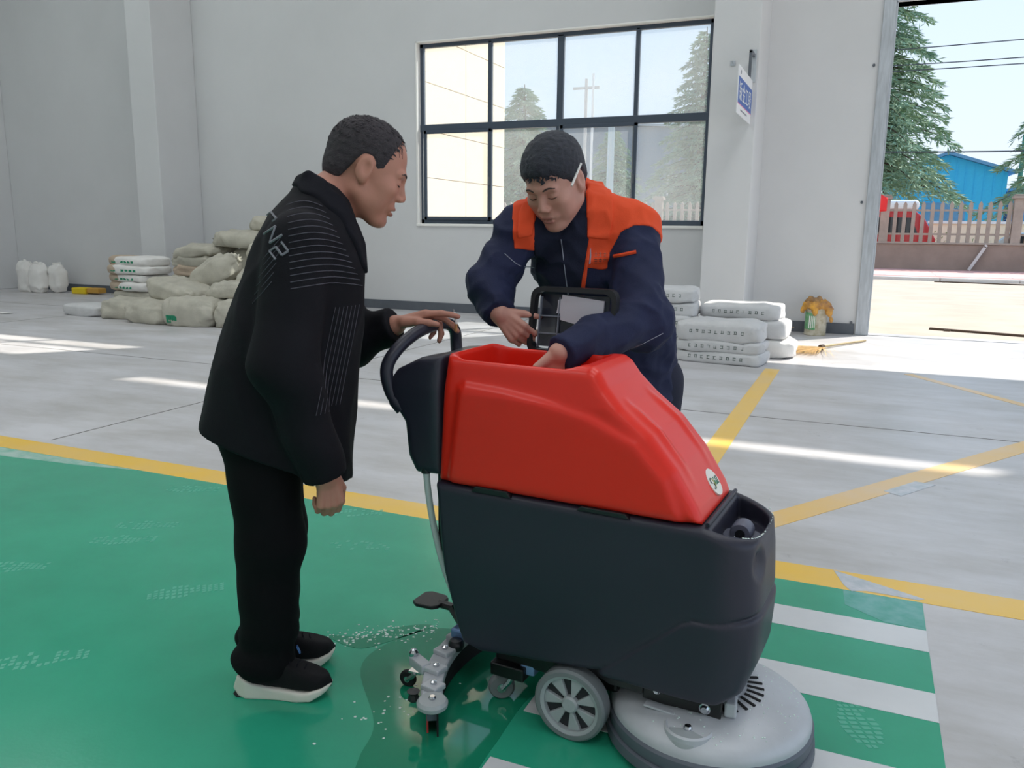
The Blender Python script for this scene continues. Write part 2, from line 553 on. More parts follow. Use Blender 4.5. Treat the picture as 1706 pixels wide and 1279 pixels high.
for k in range(4):
    a, b = edges[k], edges[k + 1]
    wpart('pane', (a, FY0 + 0.03, 2.92), (b, FY0 + 0.036, WZ1 - t - 0.05), M['glass'], 0)
    # lower row: sliding sashes with their own frames
    y0 = FY0 - 0.028 if k in (0, 2) else FY0 + 0.02
    z0, z1 = WZ0 + 0.075, 2.845
    if k in (0, 2):
        a0, b0 = a + 0.02, b + 0.045
        for lo, hi in (((a0, y0, z0), (a0 + 0.05, y0 + 0.03, z1)), ((b0 - 0.05, y0, z0), (b0, y0 + 0.03, z1)), ((a0, y0, z0), (b0, y0 + 0.03, z0 + 0.05)), ((a0, y0, z1 - 0.05), (b0, y0 + 0.03, z1))):
            wpart('sash_bar', lo, hi, M['frame'], 0.004)
        wpart('sash_latch', (b0 - 0.04, y0 - 0.02, 2.0), (b0 - 0.02, y0, 2.12), M['base'], 0.003)
    wpart('pane', (a, y0 + 0.012, z0), (b, y0 + 0.018, z1), M['glass'], 0)

# ------------------------------------------------------------------ door
door = struct(thing('door_1', 'tall open doorway with galvanised steel jambs in the white wall', 'doorway', (DX0, YW, 0)))
del door['category']
MB().box((-0.145, -0.04, 0), (0.0, 0.26, DZ + 0.1)).build('jamb', M['steel'], door, bevel=0.008)
MB().box((0.0, -0.02, 0), (0.02, 0.26, DZ)).build('jamb_lip', M['steel'], door, bevel=0.003)
MB().box((DX1 - DX0, -0.04, 0), (DX1 - DX0 + 0.145, 0.26, DZ + 0.1)).build('jamb', M['steel'], door, bevel=0.008)
MB().box((0.0, -0.04, DZ), (DX1 - DX0, 0.26, DZ + 0.1)).build('lintel', M['steel'], door, bevel=0.008)
MB().box((0.0, 0.0, -0.02), (DX1 - DX0, 0.24, 0.008)).build('threshold', M['concrete'], door)
for z in (0.16, 1.72, 3.4):
    MB().cyl((-0.2, -0.014, z), (-0.2, 0.0, z), 0.018, seg=10).build('screw_cap', M['base'], door)

# ------------------------------------------------------------ floor paint
def paint(name, poly, m, z=0.0016):
    return MB().prism([(p[0], p[1]) for p in poly], 2, 0.0, z).build(name, m, floor)
paint('green_coating', [(-16.9, -4), (0.29, -4), (0.29, 3.155), (-16.9, 3.155)], M['green'])
for y1 in (2.92, 2.50, 2.08, 1.70, 1.28):
    paint('crosswalk_stripe', [(-0.78, y1 - 0.158), (0.29, y1 - 0.158), (0.29, y1), (-0.78, y1)], M['stripe'], 0.0028)
paint('yellow_line', [(-16.9, 3.155), (7.4, 3.155), (7.4, 3.335), (-16.9, 3.335)], M['yellow'])
paint('yellow_line', [(-0.84, 3.335), (-0.70, 3.335), (-0.70, 8.3), (-0.84, 8.3)], M['yellow'])
M['yellow2'] = mat('worn_yellow_floor_paint', (240, 196, 108), 0.35, rgb2=(232, 204, 168), vscale=1.4)
def strip(a, b, w):
    a, b = Vector(a), Vector(b); t_ = (b - a).normalized(); n_ = Vector((-t_.y, t_.x)) * w / 2
    return [a - n_, b - n_, b + n_, a + n_]
paint('yellow_line', strip((-0.62, 3.335), (2.6, 8.42), 0.14), M['yellow2'], 0.0022)
paint('yellow_line', strip((0.45, 8.6), (2.6, 5.4), 0.09), M['yellow2'], 0.002)
M['joint'] = mat('saw_cut', (120, 118, 114), 0.8)
for a, b in (((-16, 6.05), (7.4, 6.05)), ((-16, 9.4), (-2.3, 9.4)), ((2.2, 3.4), (2.2, 11.6)), ((-4.6, 3.4), (-4.6, 11.6)), ((-10.8, 3.4), (-10.8, 11.6))):
    paint('saw_cut_joint', strip(a, b, 0.012), M['joint'], 0.0012)
# scraped-off primer patches on the yellow line and green corner
M['scrape'] = mat('pale_primer', (214, 214, 220), 0.4, rgb2=(180, 190, 196), vscale=18)
paint('bare_patch', [(-0.02, 3.33), (0.05, 3.30), (0.30, 3.19), (0.28, 3.172), (0.10, 3.175), (0.05, 3.15), (0.02, 3.2)], M['scrape'], 0.0026)
paint('bare_patch', [(0.18, 4.53), (0.34, 4.79), (0.44, 4.77), (0.26, 4.48)], M['scrape'], 0.003)
paint('bare_patch', [(0.62, 3.16), (0.70, 3.15), (0.75, 3.30), (0.66, 3.33)], M['scrape'], 0.003)
M['thin_green'] = mat('worn_green', (110, 176, 168), 0.2, rgb2=(70, 160, 140), vscale=14)
paint('wear_and_reflection_patch', [(0.02, 3.15), (0.288, 3.15), (0.288, 2.925), (0.16, 2.93), (0.03, 3.02)], M['thin_green'], 0.0022)
paint('wear_and_reflection_patch', [(-6.2, 3.15), (-3.6, 3.15), (-4.0, 3.08), (-5.0, 2.98), (-6.3, 2.9)], mat('painted_reflection', (190, 214, 204), 0.25, rgb2=(120, 190, 165), vscale=9), 0.0022)  # pale wash: a bright reflection on the glossy floor, painted in as colour

# dusty shoe prints: rows of small tread blocks
M['dust'] = mat('dry_dust', (88, 182, 154), 0.4)
def footprint(x, y, ang, full=1.0, name='shoe_print', size=0.25):
    b = MB()
    c, s = math.cos(ang), math.sin(ang)
    for i in range(13):
        u = (i / 12 - 0.5) * size
        w = size * (0.19 - 0.06 * math.cos(i / 12 * 6.6 + 0.6)) * 0.9
        for j in range(4):
            if random.random() > full: continue
            v = (j - 1.5) / 2 * w
            a, h = size * 0.027, w * 0.19
            q = [(u - a, v - h), (u + a, v - h + 0.004), (u + a, v + h + 0.004), (u - a, v + h)]
            b.prism([(x + c * p - s * r, y + s * p + c * r) for p, r in q], 2, 0.0016, 0.0022)
    return b.build(name, M['dust'], floor)
for q in ((-2.99, 1.99, 0.5, 0.8), (-2.83, 2.38, 0.5, 0.7), (-2.88, 2.55, 0.45, 0.6), (-2.21, 2.11, 0.75, 0.95), (-3.08, 3.03, 0.4, 0.7), (-1.88, 2.75, 0.3, 0.5), (-2.13, 3.08, 0.5, 0.5), (-2.25, 1.56, 0.7, 0.5), (0.08, 2.27, 1.9, 0.9)):
    footprint(*q)
# water left by the squeegee
M['wet'] = mat('wet_green_floor', (30, 138, 104), 0.06, var=0.1, vscale=3, spec=0.5)
def puddle(pts, z=0.003):
    n = len(pts); b = MB(); out = []
    for i in range(n):                      # Catmull-Rom outline
        p0, p1, p2, p3 = [Vector(pts[(i + k - 1) % n]) for k in range(4)]
        for s_ in range(6):
            u = s_ / 6
            out.append(0.5 * ((2 * p1) + (p2 - p0) * u + (2 * p0 - 5 * p1 + 4 * p2 - p3) * u * u + (3 * p1 - p0 - 3 * p2 + p3) * u ** 3))
    b.prism([(p.x, p.y) for p in out], 2, 0.0016, z)
    return b.build('water_puddle', M['wet'], floor)
puddle([(-1.13, 1.70), (-1.32, 1.92), (-1.33, 2.08), (-1.24, 2.24), (-1.02, 2.26), (-0.72, 2.12), (-0.79, 1.99), (-0.79, 1.72), (-0.80, 1.45), (-1.0, 1.40), (-1.08, 1.55)], 0.0026)
puddle([(-1.53, 2.05), (-1.40, 2.02), (-1.33, 2.10), (-1.25, 2.25), (-1.33, 2.22), (-1.42, 2.10)], 0.0026)
M['water'] = mat('water_drop', (226, 242, 236), 0.05, spec=0.8)
def drops(pts, rmin, rmax, name, parent, flat=0.45):
    me = bpy.data.meshes.new(name); bm = bmesh.new()
    for p in pts:
        r = random.uniform(rmin, rmax)
        mt = Matrix.Translation(p) @ Matrix.Diagonal((r, r * random.uniform(0.7, 1.3), r * flat, 1))
        bmesh.ops.create_icosphere(bm, subdivisions=1, radius=1, matrix=mt)
    for f in bm.faces: f.smooth = True
    bm.to_mesh(me); bm.free(); me.materials.append(M['water'])
    o = bpy.data.objects.new(name, me); col.objects.link(o); o.parent = parent; o['kind'] = 'stuff'
    return o
pts = []
for _ in range(190):
    u = random.random()
    c_ = Vector((-1.50, 2.04, 0.0016)).lerp(Vector((-1.24, 2.23, 0.0016)), u)
    pts.append(c_ + Vector((random.gauss(0, 0.028), random.gauss(0, 0.022 + 0.02 * u), 0)))
pts += [Vector((-1.13 + random.gauss(0, 0.05), 1.78 + random.gauss(0, 0.1), 0.0018)) for _ in range(30)]
drops(pts, 0.0025, 0.006, 'water_droplets', floor)

# ================================================================== outside
O_ = {}
M['sand'] = mat('pale_yard_ground', (186, 172, 156), 0.9, var=0.12, vscale=0.9, bump=0.2, bscale=6)
M['kerb'] = mat('kerb_concrete', (205, 200, 196), 0.8, var=0.06)
M['pink'] = mat('faded_red_paving', (196, 150, 142), 0.85, var=0.1)
M['fence'] = mat('weathered_concrete', (160, 146, 134), 0.85, var=0.14, vscale=3)
M['fwall'] = mat('fence_plinth_render', (150, 132, 120), 0.9, var=0.12, vscale=1.5)
M['blue'] = mat('blue_steel_sheet', (64, 198, 255), 0.5, var=0.05)
M['blue_roof'] = mat('blue_roof_sheet', (110, 165, 210), 0.5, var=0.08)
M['cream'] = mat('cream_panel', (248, 230, 202), 0.6, var=0.02)
M['gap'] = mat('dark_joint', (150, 136, 116), 0.9)
M['grey_hall'] = mat('grey_hall_sheet', (120, 134, 150), 0.7, var=0.08)
M['red_car'] = mat('red_car_paint', (180, 30, 40), 0.25, coat=0.5)
M['white_car'] = mat('white_car_paint', (232, 232, 232), 0.25, coat=0.5)
M['silver_car'] = mat('silver_car_paint', (176, 192, 198), 0.25, coat=0.5, metal=0.3)
M['tyre'] = mat('black_rubber', (22, 22, 24), 0.7)
M['car_glass'] = mat('car_glass', (30, 38, 46), 0.05)
M['needles'] = mat('cedar_needles', (112, 148, 128), 0.8, rgb2=(160, 182, 146), vscale=1.2)
M['bark'] = mat('bark', (82, 68, 56), 0.9, var=0.2, vscale=5, bump=0.3, bscale=14)
M['flag'] = mat('red_flag_cloth', (226, 50, 50), 0.8)
M['wire'] = mat('power_cable', (60, 66, 74), 0.7)
M['post'] = mat('green_post_paint', (70, 140, 130), 0.6)
M['hedge'] = mat('hedge_leaves', (120, 134, 84), 0.85, rgb2=(160, 160, 110), vscale=2)

ground = struct(MB().box((-90, YO, -0.32), (60, 160, -0.02)).box((HX1 + 0.4, -9, -0.32), (60, YO, -0.02)).add([(-90, -60, -0.32), (60, -60, -0.32), (60, -9, -0.32), (-90, -9, -0.32), (-90, -60, -0.02), (60, -60, -0.02), (60, -9, -0.02), (-90, -9, -0.02)], [(0, 3, 2, 1), (4, 5, 6, 7), (0, 1, 5, 4), (1, 2, 6, 5), (2, 3, 7, 6), (3, 0, 4, 7)]).build('ground', M['sand']))
# kerb strip and raised pavement before the fence
pv = struct(MB().box((-40, 27.0, -0.1), (40, 33.4, 0.06)).build('pavement', M['pink']))
for k in range(14):
    MB().box((-14 + k * 2.0, 26.75, -0.1), (-14 + k * 2.0 + 1.97, 27.0, 0.075)).build('kerb_stone', M['kerb'], pv, bevel=0.015)
    MB().box((-14 + k * 2.0, 28.0, 0.05), (-14 + k * 2.0 + 1.97, 30.6, 0.066)).build('paving_band', M['kerb'], pv)
# stray boards in the yard
for nm, a, b, w in (('timber_batten', (0.9, 13.05), (2.6, 12.55), 0.06), ('timber_batten', (2.0, 12.35), (4.2, 12.0), 0.07), ('timber_batten', (1.8, 26.2), (6.0, 25.6), 0.12)):
    c_ = (Vector(a) + Vector(b)) / 2; L_ = (Vector(b) - Vector(a)).length; an = math.atan2(b[1] - a[1], b[0] - a[0])
    t_ = thing(nm, 'x', 'timber', (c_.x, c_.y, -0.02), an)
    MB().box((-L_ / 2, -w / 2, 0), (L_ / 2, w / 2, 0.03)).build('batten', M['bark'], t_, bevel=0.004)
    MB().box((-L_ / 2 + 0.2, -w / 2 - 0.05, 0), (-L_ / 2 + 0.28, w / 2 + 0.05, 0.022)).build('cross_piece', M['bark'], t_)
    O_.setdefault(nm, []).append(t_)
O_['timber_batten'][0]['label'] = 'dark thin timber batten lying on the yard just outside the doorway'
O_['timber_batten'][1]['label'] = 'dark timber batten beside the doorway, the one closer to the threshold'
O_['timber_batten'][2]['label'] = 'long dark timber batten lying in front of the kerb'

# fence: plinth, pickets, posts
fn_ = thing('picket_fence', 'weathered concrete picket fence on a brown rendered plinth beyond the yard', 'fence', (0, 33.4, 0))
MB().box((-26, -0.15, 0), (14, 0.15, 0.96)).build('plinth', M['fwall'], fn_, bevel=0.02)
MB().box((-26, -0.2, 0.96), (14, 0.2, 1.03)).build('coping', M['fence'], fn_, bevel=0.01)
pk = None
for k in range(132):
    x = -25.6 + k * 0.3
    if abs(((x - 0.45) / 4.2) - round((x - 0.45) / 4.2)) * 4.2 < 0.17: continue
    if pk is None:
        pk = MB().box((-0.062, -0.05, 0), (0.062, 0.05, 1.34)).prism([(-0.062, 1.34), (0.062, 1.34), (0.0, 1.45)], 1, -0.05, 0.05).build('picket', M['fence'], fn_)
        p = pk
    else:
        p = pk.copy(); col.objects.link(p); p.parent = fn_
    p.location = (x, 0, 1.03)
for z in (1.28, 2.12):
    MB().box((-26, -0.025, z), (14, 0.025, z + 0.07)).build('rail', M['fence'], fn_)
for k in range(-6, 4):
    x = 0.45 + k * 4.2
    MB().box((x - 0.15, -0.17, 1.0), (x + 0.15, 0.17, 2.55)).box((x - 0.21, -0.23, 2.55), (x + 0.21, 0.23, 2.64)).box((x - 0.17, -0.19, 2.64), (x + 0.17, 0.19, 2.70)).build('post', M['fence'], fn_, bevel=0.01)
ln = thing('leaning_board', 'narrow pale board leaning against the fence plinth', 'board', (3.55, 33.1, 0.06))
MB().obox((0, 0, 0.46), (0.1, 0.03, 1.0), Matrix.Rotation(R_(28), 3, 'Y')).build('board', M['kerb'], ln, bevel=0.004)
MB().obox((0.2, -0.012, 0.83), (0.1, 0.012, 0.03), Matrix.Rotation(R_(28), 3, 'Y')).build('end_strip', M['bark'], ln)
# flag
fl = thing('red_flag', 'small red cloth flag on a thin pole near the door jamb', 'flag', (0.03, 32.6, 0.06))
MB().cyl((0, 0, 0), (0, 0, 3.2), 0.025, seg=8).build('pole', M['wire'], fl)
fb = MB(); vs_ = []
for i in range(9):
    for j in range(7):
        u, v = i / 8, j / 6
        vs_.append((0.03 + u * 0.42, 0.06 * math.sin(u * 7 + v * 2), 2.75 - v * 0.75 * (1 - 0.4 * u) - 0.25 * u))
fb.add(vs_, [(i * 7 + j, (i + 1) * 7 + j, (i + 1) * 7 + j + 1, i * 7 + j + 1) for i in range(8) for j in range(6)])
fo = fb.build('cloth', M['flag'], fl, smooth=180)
fo.modifiers.new('thick', 'SOLIDIFY').thickness = 0.006

# cars parked behind the fence
def car(name, label, loc, rz, L, W, H, prof, paint_m, win_poly):
    t = thing(name, label, 'car', loc, rz)
    MB().prism(prof, 1, -W / 2, W / 2).build('body', paint_m, t, bevel=0.06, seg=3)
    for s_ in (-1, 1):
        MB().prism(win_poly, 1, s_ * (W / 2 - 0.005), s_ * (W / 2 + 0.008)).build('side_window', M['car_glass'], t)
        for x in (-L * 0.31, L * 0.31):
            w = MB().lathe([(0.001, -0.1), (0.26, -0.1), (0.33, -0.07), (0.33, 0.07), (0.26, 0.1), (0.001, 0.1)], (x, s_ * (W / 2 - 0.08), 0.33), 'y', 20).build('wheel', M['tyre'], t, smooth=40)
            MB().lathe([(0.001, -0.112), (0.19, -0.112), (0.19, 0.112), (0.001, 0.112)], (x, s_ * (W / 2 - 0.08), 0.33), 'y', 14).build('hub_cap', M['silver_car'], w, smooth=40)
    return t
van = [(-2.1, 0.35), (2.1, 0.35), (2.2, 0.7), (2.15, 1.15), (1.7, 1.95), (1.3, 2.25), (-2.0, 2.3), (-2.15, 2.1)]
car('red_van', 'red and white van parked behind the picket fence', (0.1, 36.2, -0.02), R_(6), 4.3, 1.7, 2.3, van, M['red_car'], [(-1.8, 1.35), (1.5, 1.35), (1.25, 1.95), (-1.8, 2.0)])
vr = [o for o in bpy.data.objects if o.name.startswith('red_van')][0]
MB().box((-2.05, -0.82, 2.22), (1.5, 0.82, 2.62)).build('roof_cap', M['white_car'], vr, bevel=0.15, seg=4)
sed = [(-2.2, 0.3), (2.2, 0.3), (2.25, 0.7), (1.3, 0.92), (0.7, 1.42), (-0.9, 1.45), (-1.6, 1.0), (-2.2, 0.95)]
car('silver_car', 'pale silver saloon car parked behind the right end of the fence', (5.6, 36.4, -0.02), R_(172), 4.4, 1.7, 1.45, sed, M['silver_car'], [(-1.35, 0.98), (0.95, 0.95), (0.6, 1.34), (-0.8, 1.37)])
for k, (x, c_) in enumerate(((-15.2, 'white_car'), (-8.3, 'white_car'), (-20.4, 'silver_car'))):
    car('parked_car', ['white saloon car behind the fence, seen through the window beside the grey pole', 'white saloon car behind the fence, seen through the rightmost window panes', 'silver saloon car behind the fence, seen through the window by the cream annex'][k], (x, 37.0 + k * 0.3, -0.02), R_(4 + 170 * (k % 2)), 4.4, 1.7, 1.45, sed, M[c_], [(-1.35, 0.98), (0.95, 0.95), (0.6, 1.34), (-0.8, 1.37)])

# buildings
def gable(name, label, x0, x1, y0, y1, h, rise, wm, rm, ribs=0.5):
    t = thing(name, label, 'building', ((x0 + x1) / 2, (y0 + y1) / 2, 0))
    w, d = (x1 - x0) / 2, (y1 - y0) / 2
    MB().prism([(-w, 0), (w, 0), (w, h), (0, h + rise), (-w, h)], 1, -d, d).build('wall', wm, t)
    b = MB()
    for s_ in (-1, 1):
        b.prism([(0, h + rise + 0.02), (s_ * (w + 0.35), h - 0.35 * rise / w + 0.02), (s_ * (w + 0.35), h - 0.35 * rise / w + 0.2), (0, h + rise + 0.2)], 1, -d - 0.4, d + 0.4)
    b.build('roof', rm, t)
    if ribs:
        rb = MB(); k = -w + ribs / 2
        while k < w:
            hh = h + rise * (1 - abs(k) / w)
            rb.box((k - 0.03, -d - 0.03, 0), (k + 0.03, -d, hh - 0.05)); k += ribs
        rb.build('wall_ribs', wm, t)
    return t
bb = gable('blue_shed', 'bright blue steel shed with a low gable behind the fence', 0.75, 7.2, 57, 72, 4.95, 1.05, M['blue'], M['blue_roof'])
MB().box((-1.2, -7.56, 0), (1.2, -7.49, 3.2)).build('sliding_door', M['blue_roof'], bb)
gable('low_blue_shed', 'lower blue-roofed shed beside the bright blue shed', 7.9, 18, 60, 74, 4.0, 1.1, M['blue_roof'], M['blue_roof'])
gh = gable('grey_hall', 'long grey industrial hall far behind the window', -62, -4, 74, 96, 9.6, 1.6, M['grey_hall'], M['roof'], ribs=1.5)
for k in range(9):
    fr = MB().box((-26 + k * 6, -11.08, 4.2), (-23 + k * 6, -11.0, 6.2)).build('window', M['white_car'], gh)
    MB().box((-25.8 + k * 6, -11.12, 4.35), (-23.2 + k * 6, -11.08, 6.05)).build('pane', M['car_glass'], fr)

# cream annex whose side runs away from the window, clad in big panels
an = thing('cream_annex', 'cream panelled annex wall seen through the left window panes', 'building', (-8.0, 11.95, 0))
MB().box((-6, 0.0, -0.05), (-0.04, 6.05, 10.4)).build('core', M['gap'], an)
pm = None
for j in range(12):
    for i in range(3):
        if pm is None:
            pm = MB().box((-0.04, 0.008, 0.008), (0.0, 2.0, 0.875)).build('panel', M['cream'], an, bevel=0.004); p = pm
        else:
            p = pm.copy(); col.objects.link(p); p.parent = an
        p.location = (0, 0.02 + i * 2.012, -0.35 + j * 0.883)
pe = None
for j in range(12):
    for i in range(3):
        if pe is None:
            pe = MB().box((0.008, 0, 0.008), (1.98, 0.04, 0.875)).build('end_panel', M['cream'], an, bevel=0.004); p = pe
        else:
            p = pe.copy(); col.objects.link(p); p.parent = an
        p.location = (-6 + i * 1.99, 6.05, -0.35 + j * 0.883)

bw = thing('boundary_wall', 'pale low wall behind the picket fence under the blue shed', 'wall', (6.9, 39.2, 0))
MB().box((-4.6, -0.12, 0), (6, 0.12, 1.75)).build('wall_body', M['cream'], bw)
MB().box((-4.7, -0.2, 1.75), (6, 0.2, 1.86)).build('capping', M['white_car'], bw)
hb_ = MB()
for q in range(900):
    x_, z_ = random.uniform(-4.6, 3.5), abs(random.gauss(0, 0.45))
    a_ = random.uniform(0, 6.3); l_ = random.uniform(0.08, 0.2)
    p_ = Vector((x_, -0.35 + random.gauss(0, 0.12), z_))
    hb_.add([p_, p_ + Vector((math.cos(a_) * 0.03, 0.02, l_ * 0.5)), p_ + Vector((math.cos(a_) * l_ * 0.5, 0, l_)), p_ + Vector((-0.03, -0.02, l_ * 0.5))], [(0, 1, 2, 3)])
wd = thing('weeds', 'dry green weeds growing along the pale low wall', 'weeds', (6.9, 38.7, 0)); wd['kind'] = 'stuff'
hb_.build('weed_leaves', M['hedge'], wd)['kind'] = 'stuff'
# poles and wires
def pole(name, label, x, y, h, r, m, cat='pole', arm=True):
    t = thing(name, label, cat, (x, y, -0.02))
    MB().cyl((0, 0, 0), (0, 0, h), r, r * 0.75, seg=12).build('shaft', m, t, smooth=40)
    MB().cyl((0, 0, 0), (0, 0, 0.3), r * 1.8, r * 1.6, seg=12).build('footing', M['kerb'], t)
    if arm:
        MB().box((-0.7, -0.05, h - 0.5), (0.7, 0.05, h - 0.38)).build('cross_arm', m, t)
    return t
pole('green_post', 'green steel post standing behind the low blue shed', 7.75, 56.5, 7.0, 0.15, M['post'], arm=False)
pole('flag_pole', 'tall white pole seen through the window over the worker in orange', -11.9, 36.5, 8.2, 0.07, M['white_car'], arm=False)
pole('grey_pole', 'pale blue round column seen through the window beside the white pole', -11.2, 37.2, 6.1, 0.2, M['silver_car'], arm=False)
pole('utility_pole', 'slim grey utility pole behind the fence, left of the white pole', -13.9, 41.5, 8.9, 0.1, M['kerb'])
for k, (ya, za, yb, zb) in enumerate(((40.5, 9.05, 40.5, 10.0), (40.5, 8.43, 40.5, 9.13), (40.5, 8.2, 40.5, 8.87), (40.8, 4.92, 40.8, 5.12))):
    t = thing('power_cable', ['topmost thin power cable crossing the sky beyond the doorway', 'second thin power cable under the topmost one beyond the doorway', 'third thin power cable, just under the second beyond the doorway', 'low cable running to the green post above the blue sheds'][k], 'cable', (0, ya, 0))
    p_ = []
    for i in range(25):
        u = i / 24
        p_.append((-2 + 22 * u, 0, za + (zb - za) * u - 0.25 * math.sin(math.pi * u)))
    MB().tube(p_, 0.022 if k < 3 else 0.03, 6).build('wire', M['wire'], t)
    MB().cyl((9, 0, za + (zb - za) * 0.5 - 0.32), (9, 0, za + (zb - za) * 0.5 - 0.1), 0.05, seg=6).build('spacer', M['wire'], t)

# trees: cedars with layered, drooping sprays
def cedar_meshes(h, rad, seed, n_br=90, z0=0.28):
    rr = random.Random(seed)
    tr = MB()
    tr.tube([(0, 0, 0), (0.05, 0.02, h * 0.4), (0, 0.05, h * 0.75), (0, 0, h)], [0.03 * h, 0.022 * h, 0.012 * h, 0.02], 9)
    lv, lf = [], []
    br = MB()
    for i in range(n_br):
        u = (i + rr.random()) / n_br
        z = h * (z0 + (0.98 - z0) * u)
        L = rad * (1 - u) ** 0.75 * rr.uniform(0.72, 1.12) + 0.25
        a = i * 2.399 + rr.uniform(-0.3, 0.3)
        ca, sa = math.cos(a), math.sin(a)
        pts_ = []
        for k in range(6):
            v = k / 5
            pts_.append(Vector((ca * L * v, sa * L * v, z + L * (0.16 * v - 0.42 * v * v))))
        br.tube(pts_, [0.05 * (1 - 0.8 * k / 5) * (0.4 + L / rad) for k in range(6)], 5)
        nt_ = int(95 * L) + 30
        for q in range(nt_):
            v = rr.uniform(0.12, 1.04)
            k = min(4, int(v * 5)); f = v * 5 - k
            p = pts_[k].lerp(pts_[k + 1], f)
            side = rr.gauss(0, 0.17) * L * (1.15 - v * 0.75)
            p = p + Vector((-sa * side, ca * side, -abs(side) * 0.35 + rr.gauss(0, 0.05)))
            d = Vector((ca + rr.gauss(0, 0.7), sa + rr.gauss(0, 0.7), rr.uniform(-1.0, 0.05))).normalized()
            w = d.cross(Vector((rr.gauss(0, 1), rr.gauss(0, 1), rr.gauss(0, 1)))).normalized()
            l_ = rr.uniform(0.18, 0.42) * (0.75 + 0.03 * h); w_ = l_ * rr.uniform(0.06, 0.12)
            b0 = len(lv)
            lv += [p, p + d * l_ * 0.5 + w * w_, p + d * l_, p + d * l_ * 0.5 - w * w_]
            lf.append((b0, b0 + 1, b0 + 2, b0 + 3))
    return tr, br, lv, lf
def cedar(name, label, loc, h, rad, seed, n_br=90, z0=0.28):
    t = thing(name, label, 'tree', loc)
    tr, br, lv, lf = cedar_meshes(h, rad, seed, n_br, z0)
    tr.build('trunk', M['bark'], t, smooth=60)
    b = br.build('branches', M['bark'], t); b['kind'] = 'stuff'
    f_ = MB(); f_.add(lv, lf)
    o = f_.build('foliage', M['needles'], t); o['kind'] = 'stuff'
    return t
cedar('cedar_tree', 'large blue-green cedar beside the doorway jamb behind the fence', (-0.7, 47.5, 0), 16.5, 5.0, 3, 150, 0.24)
cedar('cedar_tree', 'cedar with drooping boughs to the right of the blue shed', (10.3, 48.5, 0), 13.5, 5.0, 5, 120, 0.26)
cedar('cedar_tree', 'cedar behind the window just right of the cream annex', (-19.6, 47, 0), 9.8, 3.8, 8, 110, 0.15)
cedar('cedar_tree', 'tall pointed cedar behind the rightmost window panes', (-10.5, 55, 0), 14.0, 4.0, 11, 120, 0.12)
cedar('cedar_tree', 'broad low cedar behind the middle window panes', (-18.2, 61, 0), 8.8, 3.6, 15, 90, 0.1)
# ================================================================== floor scrubber
M['red'] = mat('red_moulded_plastic', (236, 46, 30), 0.32, var=0.03, vscale=3, bump=0.012, bscale=220, spec=0.45)
M['navy'] = mat('dark_moulded_plastic', (42, 42, 56), 0.42, var=0.05, vscale=4, bump=0.03, bscale=260, spec=0.5)
M['black'] = mat('black_plastic', (26, 27, 31), 0.4, bump=0.02, bscale=200)
M['blk_metal'] = mat('black_painted_steel', (24, 22, 24), 0.35, spec=0.6)
M['alu'] = mat('grey_cast_aluminium', (192, 195, 200), 0.42, metal=0.12, var=0.05, vscale=10, bump=0.03, bscale=120)
M['alu_dark'] = mat('grey_rubber_skirt', (92, 98, 108), 0.5, var=0.06)
M['rim'] = mat('grey_wheel_plastic', (170, 176, 178), 0.35, var=0.03)
M['tread'] = mat('grey_wheel_rubber', (122, 128, 130), 0.55, var=0.05)
M['dark_gap'] = mat('dark_recess', (44, 46, 50), 0.7)
M['chrome'] = mat('chromed_bolt', (205, 208, 212), 0.18, metal=1.0)
M['hose'] = mat('translucent_hose', (226, 234, 236), 0.15, trans=0.25)
M['redrub'] = mat('red_rubber_blade', (190, 60, 58), 0.35)
M['sticker'] = mat('white_sticker', (236, 232, 222), 0.35)
M['logo_g'] = mat('logo_green_ink', (60, 140, 110), 0.5)
M['logo_y'] = mat('logo_gold_ink', (196, 190, 110), 0.5)
M['logo_k'] = mat('logo_dark_ink', (70, 90, 84), 0.5)
M['cap'] = mat('grey_cap_plastic', (98, 100, 116), 0.4)
M['bristle'] = mat('black_bristles', (20, 20, 22), 0.8)
M['clear'] = mat('clear_dark_plastic', (34, 36, 50), 0.08, alpha=0.8)
M['rib'] = mat('moulded_edge_plastic', (120, 126, 138), 0.3)

scr = thing('floor_scrubber', 'red and black walk-behind floor scrubber on the green crossing', 'floor scrubber', (-0.625, 2.03, 0), R_(-4))
HW = 0.172
def plan(P, x0, x1, hw, rf, rb):
    """2D rounded outline in plan with a bigger front radius"""
    cx, hx = (x0 + x1) / 2, (x1 - x0) / 2
    x = P[:, 0] - cx; y = P[:, 1]
    r = np.where(x > 0, rf, rb)
    qx = np.abs(x) - hx + r; qy = np.abs(y) - hw + r
    return np.minimum(np.maximum(qx, qy), 0) + np.sqrt(np.maximum(qx, 0) ** 2 + np.maximum(qy, 0) ** 2) - r

